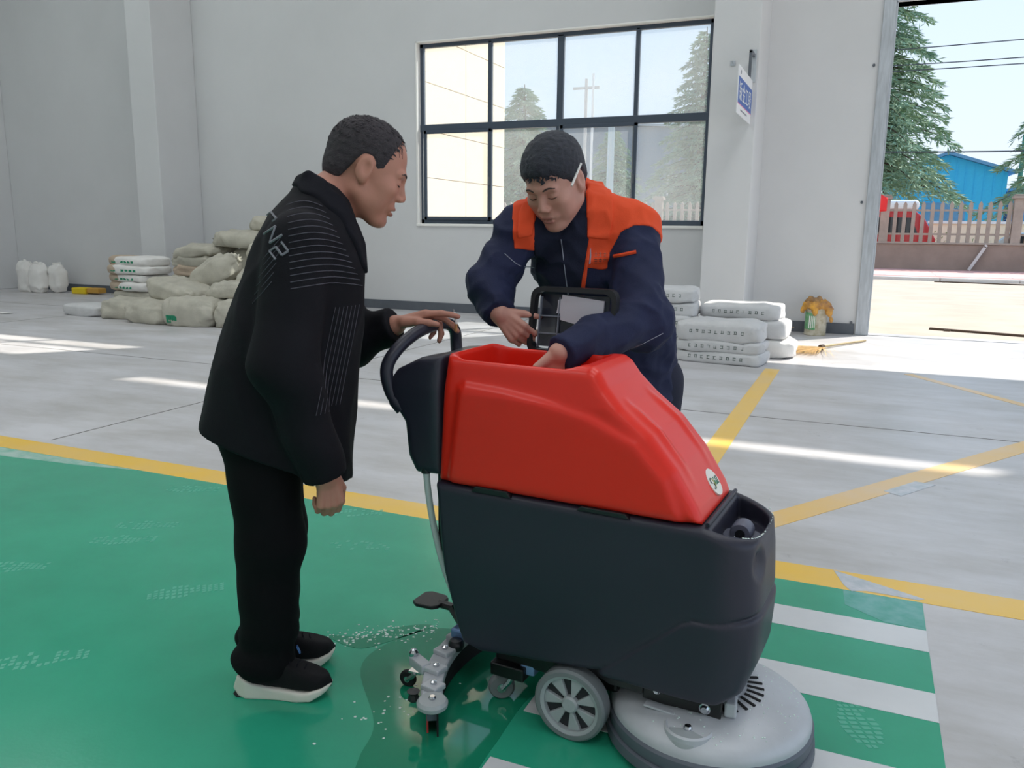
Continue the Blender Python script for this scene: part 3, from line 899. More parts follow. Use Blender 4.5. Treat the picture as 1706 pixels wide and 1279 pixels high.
RED = [(-0.402, 0.646), (0.332, 0.646), (0.318, 0.68), (0.262, 0.768), (0.195, 0.845), (0.12, 0.902), (0.075, 0.948), (0.05, 0.985), (0.03, 0.998), (-0.386, 0.998)]
PANEL = [(-0.372, 0.56), (-0.330, 0.915), (-0.315, 0.927), (-0.20, 0.920), (-0.09, 0.906), (0.04, 0.880), (0.166, 0.828), (0.243, 0.750), (0.292, 0.640), (0.30, 0.56)]
def f_red(P):
    x, y, z = P[:, 0], P[:, 1], P[:, 2]
    pr = poly2(x, z, RED)
    w = np.interp(z, [0.64, 0.90, 1.0], [HW, HW - 0.006, HW - 0.026])
    pn = poly2(x, z, PANEL)
    w = w + 0.013 / (1 + np.exp(np.clip(pn / 0.0045, -30, 30))) - 0.006
    # shallow crease on the bonnet
    side = np.abs(y) - w
    d = smax(pr, side, 0.034)
    ridge = np.abs(np.abs(y) - 0.085)
    d = d - 0.006 * np.exp(-(ridge / 0.016) ** 2) * np.clip((x - 0.10) / 0.05, 0, 1) * np.clip((0.30 - x) / 0.08, 0, 1) * (z > 0.70)
    # the open tank mouth
    hole = sbox(P, (-0.185, 0.0, 0.98), (0.185, 0.128, 0.19), 0.045)
    return smax(d, -hole, 0.012)
surf_obj('recovery_tank', f_red, (-0.43, -0.2, 0.62), (0.37, 0.2, 1.02), 0.0046, M['red'], scr, relax=1)

BODY = [(-0.404, 0.646), (-0.372, 0.394), (-0.335, 0.24), (-0.316, 0.19), (-0.26, 0.176), (0.02, 0.206), (0.075, 0.212), (0.11, 0.206), (0.30, 0.203), (0.39, 0.206), (0.44, 0.235), (0.466, 0.30), (0.474, 0.42), (0.466, 0.55), (0.455, 0.614), (0.335, 0.645)]
GROOVE = [(0.085, 0.212), (0.30, 0.405), (0.325, 0.418), (0.40, 0.421), (0.48, 0.437)]
def f_body(P):
    x, y, z = P[:, 0], P[:, 1], P[:, 2]
    pr = poly2(x, z, BODY)
    bulge = 0.010 * np.exp(-((z - 0.42) / 0.16) ** 2)
    pl_ = plan(P, -0.46, 0.476, HW + 0.002, 0.125, 0.03) - bulge
    d = smax(pr, pl_, 0.022)
    g = line2(x, z, GROOVE)
    d = d + 0.007 * np.exp(-(g / 0.005) ** 2) - 0.004 * np.clip((0.43 - 0.9 * np.clip(0.32 - x, 0, 1) - z) / 0.01, 0, 1) * (x > 0.08)
    # filler recess with a rounded front
    rec = smax(smax(pl_ + 0.030, 0.352 - x, 0.006), np.abs(z - 0.66) - 0.086, 0.008)
    d = smax(d, -rec, 0.01)
    # pouring notch in the rim and side crease under it
    d = smax(d, -ell(P, (0.490, -0.10, 0.560), (0.045, 0.05, 0.05)), 0.012)
    return d
surf_obj('solution_tank', f_body, (-0.44, -0.2, 0.16), (0.5, 0.2, 0.67), 0.0046, M['navy'], scr, relax=1)
# black hinge tabs let into the seam, water filler cap, badge
for x0, x1, dz in ((-0.285, -0.165, 0.016), (0.02, 0.16, 0.012)):
    MB().prism([(x0, 0.640), (x1, 0.640), (x1 - 0.012, 0.640 + dz), (x0 + 0.012, 0.640 + dz)], 1, -HW - 0.0075, -HW + 0.02).build('seam_tab', M['black'], scr, bevel=0.002)
cp = MB().lathe([(0.0005, 0.0), (0.052, 0.0), (0.052, 0.012), (0.047, 0.017), (0.0005, 0.018)], (0.396, 0.0, 0.570), seg=36).build('filler_cap', M['cap'], scr, smooth=35)
MB().lathe([(0.0005, -0.028), (0.024, -0.028), (0.027, -0.020), (0.027, 0.020), (0.024, 0.028), (0.0005, 0.028)], (0.396, 0.0, 0.596), 'y', 24).build('cap_knob', M['cap'], cp, smooth=35)
MB().lathe([(0.0005, -0.0305), (0.012, -0.0305), (0.012, -0.026), (0.0005, -0.026)], (0.396, 0.0, 0.596), 'y', 16).build('cap_plug', M['black'], cp, smooth=35)
MB().tube([(0.343, -0.15, 0.650), (0.343, 0.15, 0.650)], 0.0055, 8).build('front_ledge', M['navy'], scr)

# oval badge stuck on the bonnet slope
nrm = Vector((0.70, 0, 0.50)).normalized()
bu = Vector((0, 1, 0)); bv = Vector((-nrm.z, 0, nrm.x)).normalized()
bc = march(f_red, [(0.458, 0.045, 0.805)], -np.array(nrm))[0]
bc = Vector([float(q) for q in bc]) + nrm * 0.001
bt = MB(); n_ = 28
ring = lambda k, r, h: bc + bu * (0.037 * r * math.cos(2 * math.pi * k / n_)) + bv * (0.037 * r * math.sin(2 * math.pi * k / n_)) + nrm * h
bt.add([ring(k, 1, -0.004) for k in range(n_)] + [ring(k, 1, 0.001) for k in range(n_)], [tuple(range(n_, 2 * n_))] + [(k, (k + 1) % n_, n_ + (k + 1) % n_, n_ + k) for k in range(n_)])
badge = bt.build('badge', M['sticker'], scr)
def bpt(u, v): return bc + bu * (u * 1.35 + 0.001) + bv * v * 1.5 + nrm * 0.0015
sm = MB()
for k in range(2):
    sm.tube([bpt(-0.013 + 0.0055 * math.cos(a), (0.004 if k == 0 else -0.0055) + 0.005 * math.sin(a)) for a in [R_((40 if k == 0 else 220) + q * 24) for q in range(9)]], 0.0017, 6)
sm.build('badge_mark', M['logo_k'], badge)
sm = MB()
sm.tube([bpt(-0.0125 + 0.009 * math.cos(a), -0.001 + 0.010 * math.sin(a)) for a in [R_(300 + q * 14) for q in range(9)]], 0.0015, 6)
sm.build('badge_mark', M['logo_y'], badge)
def strokes(segs, ox, oy, w, h, r, m, parent, name):
    b = MB()
    for (x0, y0, x1, y1) in segs:
        b.tube([bpt(ox + x0 * w, oy + y0 * h), bpt(ox + x1 * w, oy + y1 * h)], r, 5)
    return b.build(name, m, parent)
GL = [[(0, 1, 1, 1), (0.5, 1, 0.5, 0.55), (0.05, 0.55, 0.95, 0.55), (0.5, 0.55, 0, 0), (0.5, 0.55, 1, 0)],
      [(0.1, 0.9, 0.35, 0.75), (0, 0.5, 0.3, 0.45), (0.1, 0, 0.35, 0.3), (0.45, 0.85, 1, 0.85), (0.7, 1, 0.7, 0.5), (0.5, 0.45, 0.9, 0.45), (0.5, 0.45, 0.5, 0), (0.9, 0.45, 0.9, 0), (0.5, 0.05, 0.9, 0.05)],
      [(0, 0.9, 1, 0.9), (0.5, 1, 0.5, 0), (0.1, 0.6, 0.9, 0.6), (0.2, 0.3, 0.8, 0.3), (0, 0, 1, 0)]]
for k, g in enumerate(GL):
    strokes(g, -0.001 + k * 0.0085, -0.007, 0.0068, 0.014, 0.0009, M['logo_g'] if k < 2 else M['logo_k'], badge, 'badge_character')

# rear console and handle
POD = [(-0.398, 0.655), (-0.486, 0.652), (-0.512, 0.70), (-0.520, 0.795), (-0.566, 0.858), (-0.570, 0.91), (-0.545, 0.945), (-0.470, 0.982), (-0.398, 0.990)]
def f_pod(P):
    pr = poly2(P[:, 0], P[:, 2], POD)
    w = np.interp(P[:, 2], [0.65, 0.9, 0.99], [0.150, 0.158, 0.15])
    d = smax(pr, np.abs(P[:, 1]) - w, 0.03)
    return smax(d, -ell(P, (-0.56, 0, 0.985), (0.09, 0.115, 0.05)), 0.02)
surf_obj('rear_console', f_pod, (-0.6, -0.18, 0.63), (-0.38, 0.18, 1.0), 0.005, M['navy'], scr, relax=1)
def smoothpath(pts_, n=8):
    out = []; P_ = [Vector(p) for p in pts_]
    for i in range(len(P_) - 1):
        p0 = P_[max(i - 1, 0)]; p1 = P_[i]; p2 = P_[i + 1]; p3 = P_[min(i + 2, len(P_) - 1)]
        for s_ in range(n):
            u = s_ / n
            out.append(0.5 * ((2 * p1) + (p2 - p0) * u + (2 * p0 - 5 * p1 + 4 * p2 - p3) * u * u + (3 * p1 - p0 - 3 * p2 + p3) * u ** 3))
    return out + [P_[-1]]
HP = smoothpath([(-0.53, -0.135, 0.83), (-0.562, -0.145, 0.875), (-0.572, -0.152, 0.94), (-0.563, -0.12, 0.99), (-0.558, -0.03, 1.03), (-0.562, 0.08, 1.044), (-0.556, 0.145, 1.042), (-0.547, 0.172, 1.018), (-0.545, 0.178, 0.97), (-0.53, 0.160, 0.91)])
rr_ = [0.022 if q < 6 or q > len(HP) - 6 else 0.0185 for q in range(len(HP))]
MB().tube(HP, rr_, 14).build('handle', M['navy'], scr, smooth=60)
# drain hose, foot pedal with its lever
MB().tube(smoothpath([(-0.455, -0.135, 0.668), (-0.452, -0.13, 0.60), (-0.438, -0.125, 0.50), (-0.412, -0.115, 0.38), (-0.372, -0.10, 0.27), (-0.32, -0.08, 0.22)]), 0.0095, 12).build('drain_hose', M['hose'], scr, smooth=60)
MB().cyl((-0.455, -0.135, 0.655), (-0.455, -0.135, 0.685), 0.014, seg=14).build('hose_clip', M['black'], scr, smooth=40)
MB().box((-0.43, -0.12, 0.42), (-0.39, 0.12, 0.66)).build('rear_bracket', M['blk_metal'], scr, bevel=0.01)
pdl = MB().prism([(-0.575, -0.035), (-0.555, -0.05), (-0.50, -0.046), (-0.485, -0.03), (-0.485, 0.03), (-0.50, 0.046), (-0.555, 0.05), (-0.575, 0.035)], 2, 0.190, 0.202).build('foot_pedal', M['black'], scr, bevel=0.004)
MB().tube([(-0.50, 0, 0.193), (-0.455, 0, 0.192), (-0.42, 0, 0.150), (-0.36, 0, 0.115)], [0.013, 0.014, 0.015, 0.016], 8).build('pedal_lever', M['blk_metal'], pdl)

# chassis between the tanks and the deck
MB().box((-0.25, -0.10, 0.12), (0.12, 0.10, 0.215)).build('chassis', M['blk_metal'], scr, bevel=0.01)
MB().cyl((0.015, -0.15, 0.1), (0.015, 0.15, 0.1), 0.014, seg=12).build('axle', M['blk_metal'], scr)
# big wheels
for s_ in (-1, 1):
    yo = s_ * 0.158
    wh = MB().lathe([(0.074, -0.02), (0.084, -0.024), (0.084, 0.024), (0.074, 0.02), (0.074, -0.02)], (0.015, yo, 0.1), 'y', 48).build('wheel', M['rim'], scr, smooth=35)
    MB().lathe([(0.083, -0.026), (0.094, -0.026), (0.1, -0.02), (0.1, 0.02), (0.094, 0.026), (0.083, 0.026), (0.083, -0.026)], (0.015, yo, 0.1), 'y', 56).build('tyre', M['tread'], wh, smooth=35)
    MB().lathe([(0.0005, -0.004), (0.076, -0.004), (0.076, 0.004), (0.0005, 0.004)], (0.015, yo, 0.1), 'y', 40).build('wheel_disc', M['dark_gap'], wh, smooth=35)
    MB().lathe([(0.0005, -0.022), (0.018, -0.022), (0.023, -0.017), (0.023, 0.017), (0.018, 0.022), (0.0005, 0.022)], (0.015, yo, 0.1), 'y', 28).build('hub', M['rim'], wh, smooth=35)
    for k in range(7):
        a0 = 2 * math.pi * k / 7 + 0.15; a1 = a0 + 2 * math.pi / 7 * 0.56; am = (a0 + a1) / 2
        pl_ = [(0.015 + 0.02 * math.cos(a0 + 0.06), 0.1 + 0.02 * math.sin(a0 + 0.06))]
        pl_ += [(0.015 + 0.075 * math.cos(a), 0.1 + 0.075 * math.sin(a)) for a in (a0, am, a1)]
        pl_ += [(0.015 + 0.02 * math.cos(a1 - 0.06), 0.1 + 0.02 * math.sin(a1 - 0.06))]
        MB().prism(pl_, 1, yo - 0.014, yo + 0.014).build('spoke', M['rim'], wh, bevel=0.0025)

# swivel castor under the rear
def castor(x, y, r, name, m, w=0.022, ang=0.3):
    c, s = math.cos(ang), math.sin(ang)
    g = MB().lathe([(0.0005, -w / 2), (r * 0.85, -w / 2), (r, -w / 4), (r, w / 4), (r * 0.85, w / 2), (0.0005, w / 2)], (0, 0, 0), 'y', 28)
    g.v = [(x + c * p[0] - s * p[1], y + s * p[0] + c * p[1], p[2] + r) for p in g.v]
    o = g.build(name, m, scr, smooth=35)
    h = MB().lathe([(0.0005, -w * 0.62), (r * 0.35, -w * 0.62), (r * 0.35, w * 0.62), (0.0005, w * 0.62)], (0, 0, 0), 'y', 18)
    h.v = [(x + c * p[0] - s * p[1], y + s * p[0] + c * p[1], p[2] + r) for p in h.v]
    h.build('castor_hub', M['chrome'], o, smooth=35)
    f = MB()
    for q in (-1, 1):
        ox, oy = -s * q * w * 0.72, c * q * w * 0.72
        f.tube([(x + ox, y + oy, r), (x + ox + 0.02 * c, y + oy + 0.02 * s, r * 1.6), (x + ox + 0.03 * c, y + oy + 0.03 * s, r * 2.15)], [0.006, 0.008, 0.008], 6)
    f.obox((x + 0.03 * c, y + 0.03 * s, r * 2.2), (0.04, w * 2.0, 0.006), Matrix.Rotation(ang, 3, 'Z'))
    f.build('castor_fork', M['chrome'], o, smooth=40)
    return o
castor(-0.235, -0.085, 0.038, 'castor_wheel', M['tread'], 0.03, 0.5)
castor(-0.235, 0.12, 0.038, 'castor_wheel', M['tread'], 0.03, 0.5)
MB().box((-0.255, -0.12, 0.085), (-0.15, 0.15, 0.125)).build('castor_plate', M['blk_metal'], scr, bevel=0.005)
MB().box((-0.17, -0.10, 0.10), (-0.125, -0.06, 0.135)).build('blue_connector', mat('pale_blue_plastic', (150, 190, 240), 0.4), scr, bevel=0.006)

# curved squeegee at the back
SQ = [(-0.31, -0.335), (-0.365, -0.25), (-0.405, -0.16), (-0.428, -0.07), (-0.435, 0.02), (-0.428, 0.11), (-0.405, 0.20), (-0.365, 0.29), (-0.31, 0.375)]
SQs = smoothpath([(x, y, 0) for x, y in SQ], 5)
def ribbon(path, z0, z1, th):
    b = MB(); vs_, fs = [], []
    n = len(path)
    for i, p in enumerate(path):
        t_ = (path[min(i + 1, n - 1)] - path[max(i - 1, 0)]).normalized(); nn = Vector((-t_.y, t_.x, 0)) * th / 2
        vs_ += [(p.x - nn.x, p.y - nn.y, z0), (p.x + nn.x, p.y + nn.y, z0), (p.x + nn.x, p.y + nn.y, z1), (p.x - nn.x, p.y - nn.y, z1)]
    for i in range(n - 1):
        for k in range(4):
            fs.append((i * 4 + k, i * 4 + (k + 1) % 4, i * 4 + 4 + (k + 1) % 4, i * 4 + 4 + k))
    fs += [(3, 2, 1, 0), tuple((n - 1) * 4 + k for k in range(4))]
    return b.add(vs_, fs)
sq = ribbon(SQs, 0.070, 0.098, 0.06).build('squeegee_body', M['alu'], scr, bevel=0.006)
ribbon(SQs, 0.045, 0.072, 0.03).build('blade_holder', M['alu_dark'], sq)
off = lambda d: [p + Vector((d, 0, 0)) for p in SQs]
ribbon(off(-0.016), 0.004, 0.072, 0.005).build('rubber_blade', M['redrub'], sq)
ribbon(off(0.016), 0.003, 0.072, 0.005).build('rubber_blade', M['tyre'], sq)
for y in (-0.335, 0.375):
    ro = MB().lathe([(0.0005, 0.0), (0.034, 0.0), (0.041, 0.006), (0.042, 0.016), (0.036, 0.024), (0.010, 0.026), (0.0005, 0.026)], (-0.31, y, 0.084), seg=36).build('bumper_roller', M['rim'], sq, smooth=35)
    MB().lathe([(0.0005, 0.024), (0.010, 0.024), (0.010, 0.030), (0.007, 0.034), (0.0005, 0.034)], (-0.31, y, 0.084), seg=12).build('roller_bolt', M['chrome'], ro, smooth=30)
for (x, y) in ((-0.345, -0.275), (-0.388, -0.195), (-0.418, -0.10), (-0.43, -0.01), (-0.385, 0.20)):
    b = MB().prism([(x - 0.03, y - 0.02), (x + 0.022, y - 0.026), (x + 0.03, y + 0.018), (x - 0.024, y + 0.024)], 2, 0.096, 0.112).build('squeegee_clamp', M['alu'], sq, bevel=0.004)
    MB().lathe([(0.0005, 0.0), (0.009, 0.0), (0.009, 0.008), (0.0005, 0.010)], (x, y, 0.111), seg=12).build('clamp_bolt', M['chrome'], b, smooth=30)
for (x, y) in ((-0.40, -0.065), (-0.41, 0.10)):
    MB().lathe([(0.0005, 0.0), (0.020, 0.0), (0.024, 0.012), (0.024, 0.020), (0.018, 0.030), (0.0005, 0.032)], (x, y, 0.098), seg=20).build('tension_knob', M['black'], sq, smooth=35)
MB().box((-0.43, -0.05, 0.12), (-0.26, -0.005, 0.150)).build('tow_arm', mat('blue_grey_steel', (120, 150, 196), 0.3, metal=0.4), scr, bevel=0.006)
MB().lathe([(0.0005, 0.0), (0.012, 0.0), (0.016, 0.006), (0.012, 0.02), (0.018, 0.028), (0.0005, 0.03)], (-0.38, -0.32, 0.075), seg=9).build('adjuster_knob', M['black'], scr, smooth=30)
# small castors on brackets behind the squeegee
MB().obox((-0.445, -0.19, 0.10), (0.075, 0.034, 0.03), Matrix.Rotation(R_(-25), 3, 'Z')).build('castor_bracket', M['alu'], scr, bevel=0.005)
MB().lathe([(0.0005, 0.0), (0.014, 0.0), (0.014, 0.012), (0.008, 0.02), (0.0005, 0.022)], (-0.475, -0.178, 0.112), seg=14).build('castor_pivot', M['chrome'], scr, smooth=30)
castor(-0.505, -0.165, 0.026, 'castor_wheel', M['tyre'], 0.016, 0.1)
castor(-0.505, 0.20, 0.026, 'castor_wheel', M['tyre'], 0.016, 0.1)

# brush deck
DC = (0.338, 0.012)
dk = MB().lathe([(0.0005, 0.166), (0.06, 0.166), (0.11, 0.160), (0.16, 0.152), (0.205, 0.140), (0.238, 0.126), (0.254, 0.112), (0.258, 0.100), (0.258, 0.088), (0.0005, 0.088)], (DC[0], DC[1], 0), seg=72).build('brush_deck', M['alu'], scr, smooth=40)
MB().lathe([(0.20, 0.092), (0.258, 0.092), (0.264, 0.085), (0.264, 0.06), (0.26, 0.052), (0.268, 0.048), (0.270, 0.022), (0.255, 0.02), (0.20, 0.02), (0.20, 0.092)], (DC[0], DC[1], 0), seg=72).build('deck_skirt', M['alu_dark'], dk, smooth=30)
MB().lathe([(0.05, 0.06), (0.248, 0.06), (0.252, 0.004), (0.05, 0.004), (0.05, 0.06)], (DC[0], DC[1], 0), seg=72).build('brush', M['bristle'], dk, smooth=40)
MB().lathe([(0.0005, 0.150), (0.082, 0.150), (0.082, 0.176), (0.074, 0.184), (0.0005, 0.186)], (DC[0], DC[1], 0), seg=40).build('motor_housing', M['alu'], dk, smooth=40)
for k in range(15):
    a = R_(-98 + k * 12.5)
    c, s = math.cos(a), math.sin(a)
    m_ = Matrix.Rotation(a, 3, 'Z') @ Matrix.Rotation(R_(7), 3, 'Y')
    r0 = 0.115
    MB().obox((DC[0] + c * r0, DC[1] + s * r0, 0.1602), (0.044, 0.0085, 0.004), m_).build('vent_slot', M['bristle'], dk, bevel=0.0015)
# bumper roller sunk in the near edge of the deck
kx, ky = DC[0] - 0.005, DC[1] - 0.200
MB().lathe([(0.052, 0.10), (0.060, 0.10), (0.061, 0.139), (0.056, 0.143), (0.052, 0.139), (0.052, 0.10)], (kx, ky + 0.012, 0), seg=40).build('roller_well', M['alu'], dk, smooth=40)
kb = MB().lathe([(0.0005, 0.095), (0.048, 0.095), (0.050, 0.104), (0.050, 0.126), (0.044, 0.136), (0.014, 0.140), (0.0005, 0.140)], (kx, ky, 0), seg=36).build('bumper_roller', M['rim'], dk, smooth=35)
MB().lathe([(0.0005, 0.138), (0.012, 0.138), (0.012, 0.141), (0.008, 0.148), (0.0005, 0.149)], (kx, ky, 0), seg=12).build('roller_bolt', M['chrome'], kb, smooth=30)
# black bracket plate that carries the deck
br_ = MB().obox((0.30, -0.13, 0.176), (0.20, 0.008, 0.056), Matrix.Rotation(R_(3), 3, 'Y')).build('deck_bracket', M['blk_metal'], scr, bevel=0.003)
MB().obox((0.305, -0.143, 0.145), (0.19, 0.034, 0.006), Matrix.Rotation(R_(3), 3, 'Y')).build('bracket_flange', M['alu'], br_, bevel=0.002)
for (x, r) in ((0.345, 0.0115), (0.222, 0.008)):
    MB().lathe([(0.0005, -0.018), (r * 0.7, -0.018), (r, -0.012), (r * 1.25, -0.011), (r * 1.25, -0.006), (0.0005, -0.006)], (x + 0.015, -0.128, 0.172 if x > 0.3 else 0.186), 'y', 12).build('bracket_bolt', M['chrome'], br_, smooth=30)
MB().prism([(0.05, 0.225), (0.05, 0.19), (0.11, 0.165), (0.20, 0.165), (0.20, 0.20), (0.12, 0.205)], 1, -0.137, -0.125).build('deck_arm', M['blk_metal'], scr, bevel=0.003)
MB().obox((0.415, -0.10, 0.176), (0.03, 0.05, 0.04), Matrix.Rotation(R_(10), 3, 'Z')).build('deck_clevis', M['alu'], scr, bevel=0.006)
pts = []
for _ in range(150):
    a = random.uniform(-2.0, 1.4); r = math.sqrt(random.uniform(0.12, 1)) * 0.235
    zz = np.interp(r, [0.06, 0.11, 0.16, 0.205, 0.238], [0.166, 0.160, 0.152, 0.140, 0.126])
    if r > 0.1: pts.append(Vector((DC[0] + r * math.cos(a), DC[1] + r * math.sin(a), float(zz))))
drops(pts, 0.0012, 0.0034, 'water_droplets', dk)
pts = [Vector((0.330 + 0.128 * abs(math.cos(a)) ** 0.6, 0.158 * math.copysign(abs(math.sin(a)) ** 0.6, a), 0.620 + 0.024 * (1 - math.cos(a)))) for a in [random.uniform(-1.2, 0.9) for _ in range(45)]]
drops(pts, 0.0012, 0.003, 'water_droplets', scr)

# tank lid, lifted off and held upright behind the far rim
lid_t = thing('tank_lid', 'black-framed clear tank lid with a grey paper label held upright beside the open red tank', 'lid', (-0.625, 2.03, 0), R_(-4))
def lidp(u, v, w): return Vector((-0.325 + u, 0.235 + 0.18 * v + w, 0.960 + v))
Lw, Lh, fw = 0.275, 0.200, 0.03
def lbox(b, u0, u1, v0, v1, w0, w1):
    vs_ = [lidp(u, v, w) for w in (w0, w1) for (u, v) in ((u0, v0), (u1, v0), (u1, v1), (u0, v1))]
    return b.add(vs_, [(0, 1, 2, 3), (7, 6, 5, 4), (0, 4, 5, 1), (1, 5, 6, 2), (2, 6, 7, 3), (3, 7, 4, 0)])
rounded = []
for (cx_, cz_, a0) in ((0.03, 0.03, 180), (Lw - 0.03, 0.03, 270), (Lw - 0.03, Lh - 0.03, 0), (0.03, Lh - 0.03, 90)):
    for q in range(6):
        a = R_(a0 + q * 18)
        rounded.append((cx_ + 0.03 * math.cos(a), cz_ + 0.03 * math.sin(a)))
fr = MB(); n_ = len(rounded)
vs_ = []
for w in (-0.012, 0.018):
    vs_ += [lidp(u, v, w) for u, v in rounded]
    vs_ += [lidp(Lw / 2 + (u - Lw / 2) * 0.90, Lh / 2 + (v - Lh / 2) * 0.86, w) for u, v in rounded]
fs = []
for i in range(n_):
    j = (i + 1) % n_
    fs += [(i, j, n_ + j, n_ + i), (2 * n_ + i, 3 * n_ + i, 3 * n_ + j, 2 * n_ + j), (i, 2 * n_ + i, 2 * n_ + j, j), (n_ + i, n_ + j, 3 * n_ + j, 3 * n_ + i)]
fr.add(vs_, fs)
lf_ = fr.build('lid_frame', M['black'], lid_t, smooth=40)
pb = MB(); lbox(pb, 0.025, Lw - 0.025, 0.022, Lh - 0.022, 0.004, 0.008); pb.build('clear_window', M['clear'], lid_t)
for (u0, u1, v0, v1) in ((0.030, 0.034, 0.02, Lh - 0.03), (0.092, 0.095, 0.02, Lh - 0.03), (0.03, 0.10, 0.060, 0.063), (0.03, 0.10, 0.112, 0.115)):
    q = MB(); lbox(q, u0, u1, v0, v1, -0.006, 0.004); q.build('window_rib', M['rib'], lid_t)
lb = MB()
lp = [(0.088, 0.162), (0.10, 0.166), (0.10, 0.178), (0.235, 0.165), (0.235, 0.13), (0.22, 0.118), (0.20, 0.105), (0.165, 0.10), (0.15, 0.094), (0.10, 0.104), (0.098, 0.122), (0.086, 0.124), (0.088, 0.140)]
nl = len(lp)
lb.add([lidp(u, v, -0.004) for u, v in lp] + [lidp(u, v, 0.003) for u, v in lp], [tuple(range(nl)), tuple(range(2 * nl - 1, nl - 1, -1))] + [(i, (i + 1) % nl, nl + (i + 1) % nl, nl + i) for i in range(nl)])
lb.build('paper_label', mat('grey_white_label', (190, 188, 196), 0.6), lid_t)
# ================================================================== people
def attr_skin(name, rgb, lip):
    m = mat(name, rgb, 0.5, var=0.06, vscale=14, bump=0.03, bscale=120)
    n = m.node_tree; b = n.nodes['Principled BSDF']
    src = b.inputs['Base Color'].links[0].from_socket
    a = n.nodes.new('ShaderNodeAttribute'); a.attribute_name = 'lip'
    mx = n.nodes.new('ShaderNodeMix'); mx.data_type = 'RGBA'
    n.links.new(a.outputs['Fac'], mx.inputs[0]); n.links.new(src, mx.inputs[6]); mx.inputs[7].default_value = (*lin(lip), 1)
    n.links.new(mx.outputs[2], b.inputs['Base Color'])
    b.inputs['Subsurface Weight'].default_value = 0.0
    return m
M['skin1'] = attr_skin('tanned_skin', (190, 132, 112), (150, 82, 76))
M['skin2'] = attr_skin('light_skin', (200, 148, 132), (164, 96, 92))
M['hair1'] = mat('short_dark_hair', (46, 40, 46), 0.75, rgb2=(64, 58, 62), vscale=60, bump=0.5, bscale=260, stretch=(1, 1, 3))
M['hair2'] = mat('black_hair', (34, 36, 46), 0.6, rgb2=(54, 58, 70), vscale=70, bump=0.6, bscale=240, stretch=(1, 1, 3))
M['jacket1'] = mat('black_jacket_cloth', (20, 19, 25), 0.85, var=0.15, vscale=7, bump=0.15, bscale=300, spec=0.25)
M['collar1'] = mat('black_rib_cloth', (25, 25, 32), 0.9, bump=0.2, bscale=400, spec=0.2)
M['trouser1'] = mat('black_trouser_cloth', (13, 12, 15), 0.9, bump=0.1, bscale=300, spec=0.2)
M['pinstripe'] = mat('grey_pinstripe', (84, 82, 92), 0.8)
M['print1'] = mat('silver_print', (124, 124, 132), 0.6)
M['shoe'] = mat('black_knit_shoe', (19, 18, 21), 0.8, bump=0.3, bscale=500, spec=0.3)
M['sole'] = mat('white_foam_sole', (226, 222, 210), 0.6, var=0.02)
M['outsole'] = mat('dark_outsole', (40, 40, 42), 0.8)
M['jacket2'] = mat('navy_work_cloth', (34, 40, 70), 0.75, var=0.15, vscale=6, bump=0.15, bscale=260, spec=0.3)
M['orange'] = mat('orange_work_cloth', (238, 84, 44), 0.75, var=0.06, vscale=8, bump=0.12, bscale=260, spec=0.3)
M['sweater'] = mat('dark_navy_sweater', (36, 40, 58), 0.85, bump=0.2, bscale=300, spec=0.2)
M['brow'] = mat('eyebrow_hair', (66, 54, 52), 0.9)
M['eye'] = mat('dark_eye', (30, 22, 20), 0.3)
M['silver'] = mat('silver_piping', (150, 156, 172), 0.4)
M['white_mask'] = mat('white_paper_stick', (240, 238, 234), 0.6)

def frame_from(f, roll=0.0):
    f = Vector(f).normalized()
    l = Vector((0, 0, 1)).cross(f).normalized()
    u = f.cross(l)
    if roll:
        q = Matrix.Rotation(roll, 3, f)
        l, u = q @ l, q @ u
    return np.array([[*f], [*l], [*u]], np.float32)      # rows: forward, left, up

